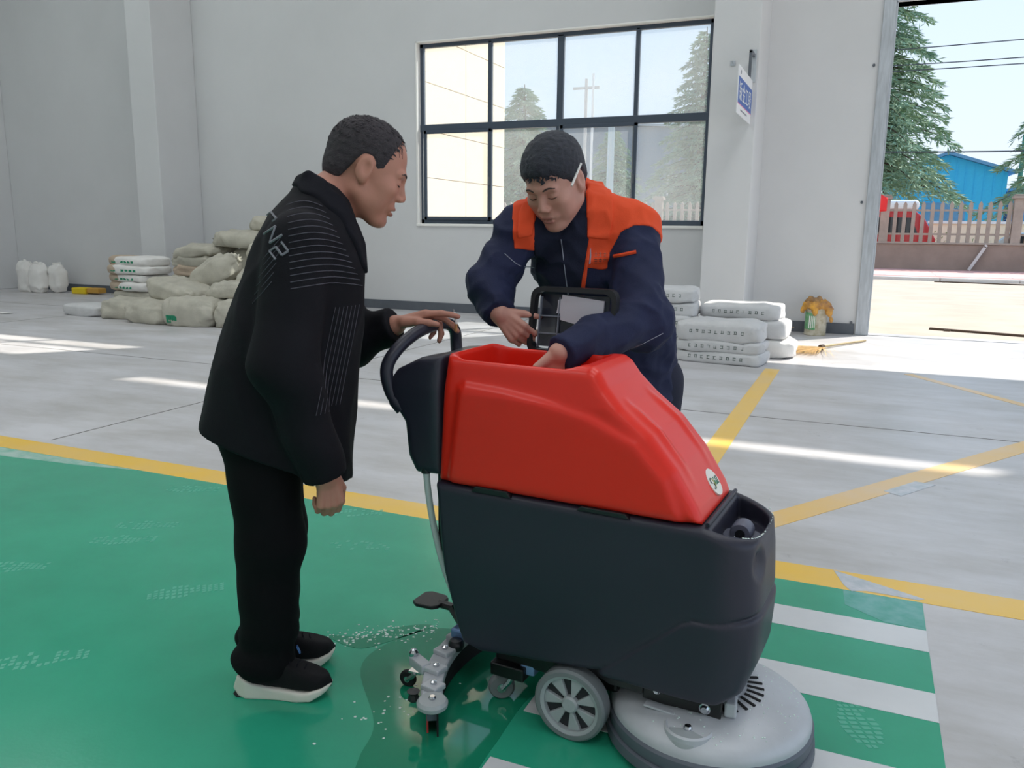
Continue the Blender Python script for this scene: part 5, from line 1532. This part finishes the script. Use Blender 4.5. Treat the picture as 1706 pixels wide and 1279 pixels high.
# piping, zip placket, pocket strips, chest embroidery
b = MB(); b.tube(project2([(-0.038 - 0.002 * q, 1.285 - 0.016 * q) for q in range(10)], off=0.003), [0.006] * 6 + [0.0075] * 4, 6); b.build('zip_placket', M['orange'], jk2)
b = MB(); b.tube(project2([(-0.036, 1.275), (-0.034, 1.25), (-0.036, 1.225)], off=0.005), 0.0028, 6); b.build('zip_pull', M['silver'], jk2)
b = MB(); b.tube(project2([(0.040 + 0.0095 * q, 1.250 + 0.0022 * q) for q in range(8)], off=0.002), 0.0062, 6); b.build('pocket_trim', M['orange'], jk2)
b = MB(); b.tube(project2([(-0.30 + 0.012 * q, 1.255 - 0.05 * math.sin(min(1, q / 7) * 1.5)) for q in range(8)], off=0.001), 0.0014, 5); b.build('piping', M['silver'], jk2)
b = MB(); b.tube(project2([(0.19 - 0.020 * q, 1.030 - 0.0105 * q) for q in range(7)], off=0.001), 0.0013, 5); b.build('piping', M['silver'], jk2)
for k in range(6):
    gx, gz = -0.022 + 0.014 * (k % 3), 1.252 - 0.020 * (k // 3)
    b = MB()
    for (x0, z0, x1, z1) in ((0, 0.006, 0.010, 0.006), (0.005, 0.010, 0.005, -0.004), (0, -0.004, 0.010, -0.004), (0.001, 0.001, 0.009, 0.001)):
        b.tube(project2([(gx + x0, gz + z0), (gx + x1, gz + z1)], off=0.0032), 0.0009, 4)
    b.build('chest_character', M['brow'] if k > 2 else mat('tan_thread', (206, 130, 110), 0.8), jk2)
# hands, right one pinching the lid edge, left one down in the tank
H2R = hand_segs((-0.305, -0.400, 1.075), (0.62, -0.28, -0.55), (0.35, 0.85, -0.25), (0.6, 0.05, 0.75), [(0.70, 1.0, 0.5), (0.85, 1.15, 0.6), (0.95, 1.25, 0.7), (1.0, 1.3, 0.7)], 0.02, 1.0, 0.15, 0.6)
H2L = hand_segs((-0.108, -0.635, 0.990), (-0.38, -0.08, -0.95), (0.2, -0.9, 0.1), (-0.3, 0.0, 0.9), [(0.3, 0.4, 0.3)] * 4, 0.05, 1.0, 0.3, 0.5)
L2 = {-1: [(0.015, 0.05, 0.80), (0.0, 0.03, 0.46), (0.0, 0.06, 0.09)], 1: [(0.20, 0.06, 0.80), (0.215, 0.05, 0.46), (0.22, 0.09, 0.09)]}
def f_body2(P):
    d = hd2.sdf(P)
    d = smin(d, cone(P, hd2.w((-0.045, 0, -0.055)), (-0.085, -0.15, 1.37), 0.058, 0.064), 0.025)
    d = smin(d, torso2(P, -0.03), 0.03)
    for arm in (A2R, A2L):
        d = smin(d, chain(P, arm, [0.058, 0.045, 0.031], 0.03), 0.02)
    d = smin(d, hand_sdf(P, H2R), 0.012)
    d = smin(d, hand_sdf(P, H2L), 0.012)
    d = smin(d, ell(P, (0.108, 0.05, 0.80), (0.145, 0.12, 0.12)), 0.03)
    for k in L2:
        d = smin(d, chain(P, L2[k], [0.085, 0.055, 0.040], 0.04), 0.03)
    return np.maximum(d, 0.06 - P[:, 2])
surf_obj('body', f_body2, (-0.43, -0.80, 0.05), (0.33, 0.22, 1.66), 0.0042, M['skin2'], man2, attrs={'lip': hd2.lip}, relax=1)
hr2 = hd2.hair(0.0095, [-0.12, -0.055, -0.030, 0.004, 0.024, 0.042, 0.060, 0.080, 0.10], [-0.055, -0.045, 0.004, 0.008, -0.014, 0.022, 0.046, 0.058, 0.060], 0.004)
surf_obj('hair', hr2, (-0.31, -0.46, 1.34), (0.02, -0.12, 1.66), 0.0038, M['hair2'], man2, relax=1)
hair_tips(hd2, hr2, man2, M['hair2'], 1100, 0.013, 0.0045, 2)
face_bits(hd2, man2)
e0 = Vector(hd2.w((0.050, 0.082, 0.008))); e1 = Vector(hd2.w((-0.022, 0.089, 0.036)))
MB().tube([e0, e0.lerp(e1, 0.5), e1], 0.0036, 8).build('ear_loop', M['white_mask'], man2)
def f_trouser2(P):
    d = ell(P, (0.108, 0.05, 0.80), (0.17, 0.14, 0.15))
    for k in L2:
        l = chain(P, L2[k], [0.108, 0.086, 0.076], 0.04) + 0.003 * np.sin(24 * P[:, 2] + 16 * P[:, 0])
        d = smin(d, l, 0.03)
    return smax(smax(d, 0.05 - P[:, 2], 0.004), P[:, 2] - 0.88, 0.02)
surf_obj('trousers', f_trouser2, (-0.14, -0.14, 0.03), (0.36, 0.26, 0.9), 0.009, mat('navy_trouser_cloth', (26, 30, 52), 0.85, bump=0.1, bscale=200), man2, relax=1)
shoe(man2, (0.01, 0.11), R_(-98))
shoe(man2, (0.225, 0.14), R_(-85))
# ================================================================== sacks
M['sack'] = mat('dusty_woven_sack', (188, 184, 170), 0.85, var=0.12, vscale=5, bump=0.35, bscale=70)
M['sack_g'] = mat('grey_paper_sack', (206, 206, 206), 0.75, var=0.06, vscale=5, bump=0.2, bscale=50)
M['sack_w'] = mat('white_woven_sack', (232, 230, 226), 0.75, var=0.05, vscale=5, bump=0.25, bscale=60)
M['sack_t'] = mat('tan_woven_sack', (188, 170, 150), 0.85, var=0.12, vscale=6, bump=0.3, bscale=60)
M['ink'] = mat('dark_green_print', (74, 92, 84), 0.8)
M['ink2'] = mat('green_print', (40, 140, 104), 0.8)
def sack_mesh(name, a, b, c, seed, m, lump=0.5, n=(34, 22), pinch=0.0, box=1.0):
    """a filled sack: flat-lying cushion, half sizes a, b, c, resting on z=0"""
    nu, nv = n
    vs_, fs = [], []
    for i in range(nu + 1):
        ph = math.pi * i / nu - math.pi / 2
        for j in range(nv * 2):
            th = math.pi * j / nv
            def pw(v, e): return math.copysign(abs(v) ** e, v)
            x = a * pw(math.sin(ph), 0.45 * box)
            cc = abs(math.cos(ph)) ** (0.36 * box)
            y = b * cc * pw(math.cos(th), 0.45 * box)
            z = c * cc * pw(math.sin(th), 0.62 * box)
            u_ = Vector((x * 4.2 + seed * 3.1, y * 4.2, z * 5 + seed))
            fold = 1 - 2.2 * abs(mnoise.noise(u_ * 1.25 + Vector((0, 0, 5))))
            fine = 1 - 2.4 * abs(mnoise.noise(Vector((u_.x * 2.1, u_.y * 2.9, u_.z * 2.4))))
            k = (mnoise.noise(u_) * 0.032 + max(-0.4, fold) * 0.020 + max(-0.4, fine) * 0.013) * lump
            z *= 1 + 0.22 * (mnoise.noise(Vector((x * 3 + seed, y * 3, 7))))
            # corners droop, middle swells
            e_ = (abs(x) / a) ** 4 + (abs(y) / b) ** 4
            z *= 1 - 0.20 * min(1, e_ * 0.6)
            if pinch and x > 0:
                t_ = max(0, (x / a - 0.45) / 0.55)
                y *= 1 - pinch * t_; z *= 1 - pinch * 0.6 * t_
            nrm = Vector((x / a, y / b, z / c * 1.2))
            nrm = nrm.normalized() if nrm.length > 0 else Vector((0, 0, 1))
            q = Vector((x, y, z)) + nrm * k
            vs_.append(q)
    for i in range(nu):
        for j in range(nv * 2):
            p0 = i * nv * 2 + j; p1 = i * nv * 2 + (j + 1) % (nv * 2)
            fs.append((p0, p1, p1 + nv * 2, p0 + nv * 2))
    zmin = -c * 0.86
    vs_ = [(p.x, p.y, max(p.z, zmin) - zmin) for p in vs_]
    b_ = MB().add(vs_, fs)
    o = b_.build(name, m, None, smooth=180)
    return o
def place_sack(label, group, cat, m, a, b, c, loc, rz, seed, tilt=(0, 0), mark=None, lump=0.5, pinch=0.0, tuft=False):
    t = thing('sack', label, cat, loc, rz, group)
    t.rotation_euler = (tilt[0], tilt[1], rz)
    o = sack_mesh('sack_body', a, b, c, seed, m, lump, pinch=pinch, box=0.62 if m is M['sack_g'] else 0.9)
    o.parent = t
    me = o.data
    # stitched end seam
    s_ = MB()
    s_.tube([(-a * 1.005, y * b * 0.9, c * 0.86 + 0.006 * math.sin(y * 5 + seed)) for y in (-1, -0.6, -0.2, 0.2, 0.6, 1)], 0.006, 6)
    s_.build('seam', m, t)
    if tuft:
        g = MB()
        for k in range(7):
            an_ = k * 0.9
            g.tube([(a * 0.97, 0, c * 0.8), (a * 1.06, 0.03 * math.cos(an_), c * 0.8 + 0.03 * math.sin(an_)), (a * 1.16, 0.075 * math.cos(an_), c * 0.85 + 0.06 * math.sin(an_))], [0.02, 0.022, 0.008], 6)
        g.build('tied_neck', m, t, smooth=60)
    if mark:
        # rows of printed characters on the long side: small proud strokes
        def fs_(P): pass
        bm_ = bmesh.new(); bm_.from_mesh(me)
        from mathutils.bvhtree import BVHTree
        tr = BVHTree.FromBMesh(bm_); bm_.free()
        pr = MB()
        if mark == 'row':
            n_ = 9
            for k in range(n_):
                x = (-0.62 + 1.24 * k / (n_ - 1)) * a
                hz = c * (0.95 if k % 2 else 0.92)
                for (dx, dz, w, h) in ((0, 0.014, 0.03, 0.005), (0, -0.012, 0.03, 0.005), (-0.008, 0, 0.005, 0.03), (0.010, 0, 0.005, 0.026)):
                    if random.random() < 0.15: continue
                    hit = tr.ray_cast(Vector((x + dx, -b * 2, hz + dz)), Vector((0, 1, 0)))
                    if hit[0] is not None:
                        pr.obox(hit[0], (w, 0.003, h))
            pr.build('printed_text', M['ink'], t)['kind'] = 'stuff'
        else:
            for (x, w) in ((-0.55, 0.16), (-0.15, 0.07), (0.05, 0.07), (0.25, 0.07), (0.45, 0.06)):
                hit = tr.ray_cast(Vector((x * a, -b * 2, c * 0.75)), Vector((0, 1, 0)))
                if hit[0] is not None:
                    pr.obox(hit[0], (w, 0.004, 0.035))
            pr.build('printed_text', M['ink2'], t)['kind'] = 'stuff'
    return t
ORD = ['topmost', 'second from the top', 'third from the top', 'fourth from the top', 'fifth from the top', 'lowest']
# neat stack by the far column
for k in range(6):
    top = k < 4
    place_sack('%s sack, %s in the neat stack by the column' % ('white and tan' if top else 'dusty grey', ORD[k]), 'sacks of the neat stack by the column', 'sack', M['sack_w'] if top else M['sack'], 0.47, 0.29, 0.078, (-10.98 + 0.03 * math.sin(k * 2.1), 9.98 + 0.02 * math.cos(k * 3), (5 - k) * 0.136), R_(-8 + 5 * math.sin(k * 1.7)), k + 1, mark='green' if top else None)
    if top:
        # tan closed end, as a sleeve over the sack's left third
        t_ = [o for o in bpy.data.objects if o.name.startswith('sack') and o.parent is None][-1]
for o in [o for o in bpy.data.objects if o.get('group') == 'sacks of the neat stack by the column' and o['label'].startswith('white and tan')]:
    e = sack_mesh('tan_end', 0.20, 0.296, 0.082, 3, M['sack_t'], 0.4, n=(14, 12)); e.parent = o; e.location = (-0.285, 0, -0.003)
# loose heap right of it: position, half length, half width, half height, heading, tilt
HEAP = [
 ('low slumped sack at the front left foot of the heap', 'sack', (-9.78, 8.66, 0), 0.35, 0.22, 0.145, 10, (0, 0), 0.3, True),
 ('plump low sack at the foot of the heap beside the leftmost one', 'sack', (-9.05, 8.44, 0), 0.37, 0.24, 0.15, -4, (0, 0), 0.1, False),
 ('fat sack with a green printed corner at the foot of the heap', 'sack', (-8.31, 8.46, 0), 0.36, 0.27, 0.20, 6, (0, 0), 0.1, False),
 ('fat sack with a green stripe at the right foot of the heap', 'sack', (-7.62, 8.62, 0), 0.32, 0.27, 0.19, 14, (0, 0), 0.15, False),
 ('wrinkled sack draped over the two lowest ones at the heap front', 'sack', (-8.98, 8.85, 0.28), 0.46, 0.28, 0.14, -14, (0.0, 0.16), 0.3, True),
 ('pale flat sack lying on the green-striped one', 'sack', (-7.86, 8.85, 0.37), 0.40, 0.26, 0.105, 12, (0, -0.05), 0.35, False),
 ('long sack lying behind the wrinkled one in the heap', 'sack', (-8.95, 9.4, 0.30), 0.44, 0.28, 0.14, 4, (0, 0), 0.1, False),
 ('broad filler sack low in the middle of the heap', 'sack', (-8.75, 9.25, 0), 0.46, 0.24, 0.14, -6, (0, 0), 0.0, False),
 ('broad filler sack low at the heap back', 'sack', (-7.75, 9.3, 0), 0.45, 0.24, 0.19, 8, (0, 0), 0.0, False),
 ('tied sack standing tilted in the middle of the heap, neck up', 'sack', (-8.60, 9.32, 0.50), 0.38, 0.25, 0.19, 12, (0.1, -0.62), 0.55, True),
 ('slumped sack right of the tied one in the heap', 'sack', (-7.72, 9.30, 0.50), 0.38, 0.25, 0.16, 24, (0, -0.35), 0.4, True),
 ('sack with an open frilled neck under the long upper one', 'sack', (-8.0, 9.85, 0.80), 0.40, 0.27, 0.15, 10, (0, -0.1), 0.3, True),
 ('long flat sack laid across the heap near its top', 'sack', (-8.75, 10.15, 1.00), 0.56, 0.30, 0.125, 2, (0, 0.05), 0.1, False),
 ('topmost brownish sack crowning the heap', 'sack', (-8.28, 10.35, 1.24), 0.48, 0.28, 0.12, -6, (0, 0.0), 0.2, False),
 ('lowest of four thin flat sacks stacked behind the heap', 'sack', (-9.78, 10.1, 0.39), 0.40, 0.27, 0.085, 4, (0, 0), 0.0, False),
 ('third of four thin flat sacks stacked behind the heap', 'sack', (-9.73, 10.1, 0.55), 0.40, 0.27, 0.085, 2, (0, 0), 0.0, False),
 ('second of four thin flat sacks stacked behind the heap', 'sack', (-9.72, 10.1, 0.70), 0.42, 0.27, 0.085, 5, (0, 0), 0.0, False),
 ('top one of four thin flat sacks stacked behind the heap', 'sack', (-9.66, 10.1, 0.85), 0.44, 0.28, 0.09, 3, (0, -0.08), 0.0, False),
 ('wide supporting sack under the four thin flat ones', 'sack', (-9.7, 10.1, 0), 0.46, 0.30, 0.225, 3, (0, 0), 0.0, False),
 ('large supporting sack low behind the heap', 'sack', (-8.62, 10.2, 0), 0.55, 0.30, 0.27, 0, (0, 0), 0.0, False),
 ('upper supporting sack in the heap under the long one', 'sack', (-8.58, 10.25, 0.50), 0.54, 0.26, 0.26, 0, (0, 0), 0.0, False),
]
for k, (lb_, cat_, loc, a, b, c, rz, tl, pn, tf) in enumerate(HEAP):
    place_sack(lb_, 'dusty sacks of the loose heap', cat_, M['sack'] if k % 5 else M['sack_t'] if k == 15 else M['sack'], a, b, c, loc, R_(rz), k + 9, tl, None, 1.5, pn, tf)
for lbl, x in (('fat sack with a green printed', -0.2), ('fat sack with a green stripe', 0.05)):
    o = [q for q in bpy.data.objects if q.get('label', '').startswith(lbl)][0]
    bdy = [q for q in bpy.data.objects if q.parent == o and q.name.startswith('sack_body')][0]
    bm_ = bmesh.new(); bm_.from_mesh(bdy.data)
    from mathutils.bvhtree import BVHTree
    tr = BVHTree.FromBMesh(bm_); bm_.free()
    pr = MB()
    for i in range(5):
        hit = tr.ray_cast(Vector((x - 0.06 + i * 0.03, -1, 0.10)), Vector((0, 1, 0)))
        if hit[0] is not None: pr.obox(hit[0], (0.032, 0.012, 0.10), Matrix.Rotation(R_(10), 3, 'X'))
    pr.build('green_print', M['ink2'], o)
place_sack('flat grey sack lying alone on the floor left of the neat stack', None, 'sack', M['sack_g'], 0.38, 0.27, 0.085, (-10.62, 8.74, 0), R_(-6), 41)
# white sacks by the doorway column
for k in range(5):
    place_sack('grey-white paper sack in the tall stack behind the worker in orange: %s' % (['topmost', 'second from the top', 'third from the top', 'fourth from the top', 'lowest'][k]), 'sacks of the tall stack behind the worker', 'sack', M['sack_g'], 0.40, 0.26, 0.082 if k else 0.085, (-2.08 + 0.015 * math.sin(k * 2), 8.98, (4 - k) * 0.142), R_(4 + 3 * math.sin(k * 1.9)), k + 50, mark='row', lump=0.6)
for k in range(3):
    place_sack('grey-white paper sack in the low stack by the doorway: %s' % (['topmost, thicker than the others', 'middle one', 'lowest'][k]), 'sacks of the low stack by the doorway', 'sack', M['sack_g'], 0.43 if k else 0.42, 0.26, (0.112, 0.066, 0.07)[k], (-1.33 + 0.01 * k, 8.62, (0.222, 0.114, 0.0)[k]), R_(-4 - 2 * k), k + 60, mark='row', lump=0.6)
place_sack('grey paper sack lying on top of the two sacks behind the low stack', None, 'sack', M['sack_g'], 0.42, 0.25, 0.088, (-1.22, 9.24, 0.40), R_(-3), 71, mark='row', lump=0.6)
place_sack('grey-white sack sunlit at its end, directly behind the low stack', None, 'sack', M['sack_g'], 0.42, 0.25, 0.11, (-1.14, 9.24, 0.205), R_(-4), 72, lump=0.35)
place_sack('crumpled sunlit sack on the floor, under the sunlit one behind the low stack', None, 'sack', M['sack_w'], 0.46, 0.27, 0.11, (-1.10, 9.24, 0), R_(-2), 73, lump=0.6)
# three bags standing at the far left wall
for k, (x, y, w) in enumerate(((-15.30, 11.15, 0.0), (-14.92, 11.1, 0.0), (-14.62, 11.28, 0.0))):
    t = thing('standing_bag', ['white powder bag standing at the wall, closest to the corner column', 'white powder bag standing between two others at the wall', 'white powder bag standing at the wall, closest to the yellow bar'][k], 'bag', (x, y, 0), R_(6 - 5 * k), 'white bags standing at the far wall')
    o = sack_mesh('bag_body', 0.29 - 0.02 * k, 0.17, 0.12, 80 + k, M['sack_w'], 1.1, pinch=0.25); o.parent = t
    o.rotation_euler = (0, R_(-90), R_(90)); o.location = (0, 0.1, 0.285)
    MB().box((-0.10, -0.112, 0.14), (-0.06, -0.100, 0.44)).box((0.02, -0.112, 0.30), (0.10, -0.100, 0.33)).box((0.02, -0.112, 0.24), (0.12, -0.100, 0.26)).box((0.02, -0.112, 0.18), (0.09, -0.100, 0.20)).build('printed_text', M['ink'], t)
    MB().prism([(-0.12, 0.50), (0.12, 0.50), (0.07 + 0.02 * k, 0.60), (0.02, 0.585), (-0.05, 0.64 - 0.03 * k), (-0.10, 0.58)], 1, -0.03, 0.02).build('open_top', M['sack_w'], t, bevel=0.008)
# yellow foam bar and tan brick next to it
yb = thing('foam_bar', 'yellow foam bar with a brown end lying at the far wall', 'foam bar', (-13.9, 11.32, 0), R_(4))
MB().box((-0.28, -0.11, 0), (0.06, 0.11, 0.12)).build('yellow_block', mat('yellow_foam', (226, 196, 40), 0.9, bump=0.2, bscale=80), yb, bevel=0.02)
MB().obox((0.22, 0.02, 0.07), (0.32, 0.2, 0.1), Matrix.Rotation(R_(-6), 3, 'Z')).build('brown_end', mat('tan_foam', (196, 150, 70), 0.9, bump=0.2, bscale=80), yb, bevel=0.02)
cr = thing('paper_scrap', 'white paper scrap lying on the floor at the far left', 'paper', (-11.9, 8.2, 0), R_(20))
MB().add([(-0.12, -0.05, 0.002), (0.1, -0.06, 0.012), (0.13, 0.04, 0.003), (-0.1, 0.06, 0.016), (0, 0, 0.022)], [(0, 1, 4), (1, 2, 4), (2, 3, 4), (3, 0, 4)]).build('sheet', M['white'], cr)
MB().add([(0.1, -0.06, 0.012), (0.19, -0.03, 0.004), (0.13, 0.04, 0.003)], [(0, 1, 2)]).build('torn_corner', M['white'], cr)

# ------------------------------------------------------ paint can with rag, broom
pc = thing('paint_can', 'dirty white paint can with a green label by the door jamb', 'can', (-0.56, 11.42, 0))
M['can'] = mat('grimy_white_can', (206, 200, 184), 0.5, rgb2=(160, 150, 120), vscale=12)
MB().lathe([(0.001, 0.0), (0.135, 0.0), (0.14, 0.012), (0.135, 0.02), (0.135, 0.36), (0.142, 0.372), (0.135, 0.385), (0.128, 0.37), (0.001, 0.36)], seg=32).build('can_body', M['can'], pc, smooth=40)
lbm = MB()
ang = [R_(200 + q * 8) for q in range(10)]
lbm.add([(0.1365 * math.cos(a), 0.1365 * math.sin(a), z) for z in (0.08, 0.30) for a in ang] + [(0.139 * math.cos(a), 0.139 * math.sin(a), z) for z in (0.08, 0.30) for a in ang], [(20 + i, 21 + i, 31 + i, 30 + i) for i in range(9)] + [(i, 10 + i, 11 + i, 1 + i) for i in range(9)])
lbm.build('green_label', mat('green_label', (70, 160, 96), 0.6, rgb2=(150, 190, 150), vscale=30), pc, smooth=60)
for k in range(4):
    MB().box((-0.075 + k * 0.022, -0.1412, 0.10), (-0.066 + k * 0.022, -0.1345, 0.26)).build('paint_drip', M['white'], pc)
rg = thing('rag', 'crumpled yellow-orange rag stuffed in the paint can', 'rag', (-0.56, 11.42, 0.36))
M['rag'] = mat('orange_rag_cloth', (236, 176, 70), 0.9, rgb2=(150, 110, 84), vscale=7, bump=0.3, bscale=60)
def f_rag(P):
    d = ell(P, (0, 0, 0.03), (0.165, 0.16, 0.075))
    d = smin(d, cone(P, (0.14, -0.06, 0.03), (0.19, -0.09, -0.16), 0.05, 0.022), 0.03)
    d = smin(d, cone(P, (-0.02, -0.14, 0.03), (0.0, -0.155, -0.09), 0.045, 0.02), 0.03)
    d = smin(d, cone(P, (-0.15, -0.04, 0.03), (-0.17, -0.06, -0.05), 0.04, 0.018), 0.03)
    return d + 0.020 * wob(P, 34, 0.3) + 0.010 * wob(P, 80, 1.2)
surf_obj('rag_cloth', f_rag, (-0.25, -0.24, -0.22), (0.26, 0.22, 0.16), 0.011, M['rag'], rg)
def f_rag2(P): return ell(P, (-0.03, 0.0, 0.09), (0.11, 0.11, 0.05)) + 0.022 * wob(P, 42, 3.3)
surf_obj('stained_fold', f_rag2, (-0.2, -0.18, 0.0), (0.15, 0.18, 0.18), 0.011, mat('brown_rag_cloth', (128, 104, 84), 0.9, rgb2=(196, 150, 90), vscale=9), rg)
bm0 = thing('broom', 'straw broom lying on the sunlit floor before the paint can', 'broom', (-0.40, 10.02, 0), R_(64))
M['straw'] = mat('straw', (226, 190, 130), 0.85, var=0.2, vscale=20)
MB().tube([(0.0, 0, 0.03), (0.5, 0, 0.024), (1.05, 0, 0.018)], [0.016, 0.014, 0.013], 8).build('handle', mat('bamboo', (168, 150, 110), 0.6, var=0.15, vscale=14), bm0, smooth=60)
sb = MB()
for k in range(420):
    a = random.gauss(math.pi - 0.10, 0.30); L_ = random.uniform(0.4, 0.95)
    z = abs(random.gauss(0, 0.02)) + 0.004
    s0 = Vector((random.uniform(-0.05, 0.05), random.gauss(0, 0.012), 0.025))
    e0 = s0 + Vector((math.cos(a) * L_, math.sin(a) * L_, -0.02 + z))
    md_ = s0.lerp(e0, 0.5) + Vector((0, random.gauss(0, 0.02), 0.015))
    w = Vector((0, 0.0022, 0))
    sb.add([s0 - w, s0 + w, md_ + w, md_ - w, e0], [(0, 1, 2, 3), (3, 2, 4)])
sb.build('bristles', M['straw'], bm0)['kind'] = 'stuff'
MB().tube([(-0.04, 0, 0.028), (0.03, 0, 0.028)], 0.028, 10).build('binding', M['bark'], bm0)
tw = thing('dry_twig', 'dry branching twig lying by the baseboard next to the paint can', 'twig', (-0.98, 11.25, 0.0))
MB().tube([(-0.2, 0, 0.01), (-0.05, 0.03, 0.05), (0.1, 0.0, 0.14)], [0.006, 0.005, 0.002], 5).build('stem', M['straw'], tw)
for q in ((0.0, 0.02, 0.07, -0.08, 0.06, 0.17), (0.05, 0.01, 0.1, 0.17, 0.02, 0.1), (-0.1, 0.02, 0.035, -0.16, -0.04, 0.11)):
    MB().tube([q[:3], q[3:]], [0.004, 0.0015], 5).build('side_shoot', M['straw'], tw)

# ------------------------------------------------------ projecting sign on the column
SX, SY0, SY1, SZ0, SZ1 = -1.47, 9.66, 10.77, 2.63, 3.14
sg = thing('projecting_sign', 'blue and white sheet sign with Chinese characters projecting from the column', 'sign', (SX, SY1, SZ0))
M['sign_w'] = mat('white_sign_sheet', (236, 238, 240), 0.4)
M['sign_b'] = mat('blue_sign_print', (40, 92, 176), 0.4)
W_, H_ = SY1 - SY0, SZ1 - SZ0
MB().box((-0.012, -W_, 0), (0.0, -0.01, H_)).build('panel', M['sign_w'], sg, bevel=0.003)
MB().box((0.0, -W_ + 0.01, 0.115), (0.002, -0.02, 0.395)).build('blue_band', M['sign_b'], sg)
MB().box((0.0, -W_ + 0.01, 0.106), (0.0022, -0.02, 0.115)).build('pink_rule', mat('pink_rule', (226, 130, 170), 0.5), sg)
MB().box((0.0, -W_ + 0.25, 0.048), (0.0014, -0.35, 0.066)).build('small_text', M['rib'], sg)
MB().lathe([(0.0005, 0), (0.022, 0), (0.022, 0.002), (0.0005, 0.002)], seg=16).build('round_mark', M['rib'], sg)
ob = bpy.data.objects[[o.name for o in bpy.data.objects if o.name.startswith('round_mark')][-1]]
ob.rotation_euler = (0, R_(90), 0); ob.location = (0.0, -W_ + 0.16, 0.455)
for k, ch in enumerate('钣金工段'):
    cu = bpy.data.curves.new('sign_character', 'FONT')
    cu.body = ch; cu.size = 0.215; cu.extrude = 0.001; cu.align_x = 'CENTER'
    to = bpy.data.objects.new('sign_character', cu); col.objects.link(to)
    bpy.context.view_layer.update()
    dg = bpy.context.evaluated_depsgraph_get()
    me = bpy.data.meshes.new_from_object(to.evaluated_get(dg))
    bpy.data.objects.remove(to, do_unlink=True)
    o = bpy.data.objects.new('sign_character', me); col.objects.link(o)
    me.materials.clear(); me.materials.append(M['sign_w'])
    o.parent = sg
    o.rotation_euler = (R_(90), 0, R_(90))
    o.location = (0.004, -W_ + 0.17 + k * 0.245, 0.172)
MB().box((-0.02, -0.30, H_), (0.012, -0.26, H_ + 0.30)).box((-0.02, -0.30, H_ + 0.27), (0.012, 0.0, H_ + 0.31)).build('bracket', M['base'], sg, bevel=0.004)
MB().box((-0.03, -0.02, H_ - 0.02), (0.03, 0.0, H_ + 0.36)).build('wall_plate', M['steel'], sg, bevel=0.003)
hk = thing('wall_hook', 'small metal hook screwed to the column above the projecting sign', 'hook', (-1.72, 10.77, 3.36))
MB().box((-0.03, -0.012, -0.03), (0.03, 0.0, 0.03)).build('plate', M['steel'], hk, bevel=0.003)
MB().tube([(0, -0.01, 0.0), (0, -0.05, -0.01), (0, -0.06, 0.02)], 0.007, 6).build('hook_pin', M['steel'], hk)

# bits of litter on the concrete
for k, (x, y, sz, lb_) in enumerate(((-6.75, 7.35, 0.07, 'dark bird-shaped scrap on the floor before the heap of sacks'), (-5.2, 5.55, 0.03, 'dark pebble on the floor left of the man in black'), (0.95, 3.75, 0.025, 'dark crumb on the concrete near the yellow crossing lines'))):
    t = thing('litter', lb_, 'litter', (x, y, 0), k * 1.3)
    MB().prism([(-sz, -sz * 0.3), (sz * 0.4, -sz * 0.5), (sz, 0.1 * sz), (sz * 0.1, sz * 0.25), (-sz * 0.6, sz * 0.5)], 2, 0, 0.012).build('flake', M['bark'], t)
    MB().prism([(sz * 0.3, sz * 0.1), (sz * 1.3, sz * 0.5), (sz * 1.1, sz * 0.8)], 2, 0, 0.008).build('flake', M['bark'], t)
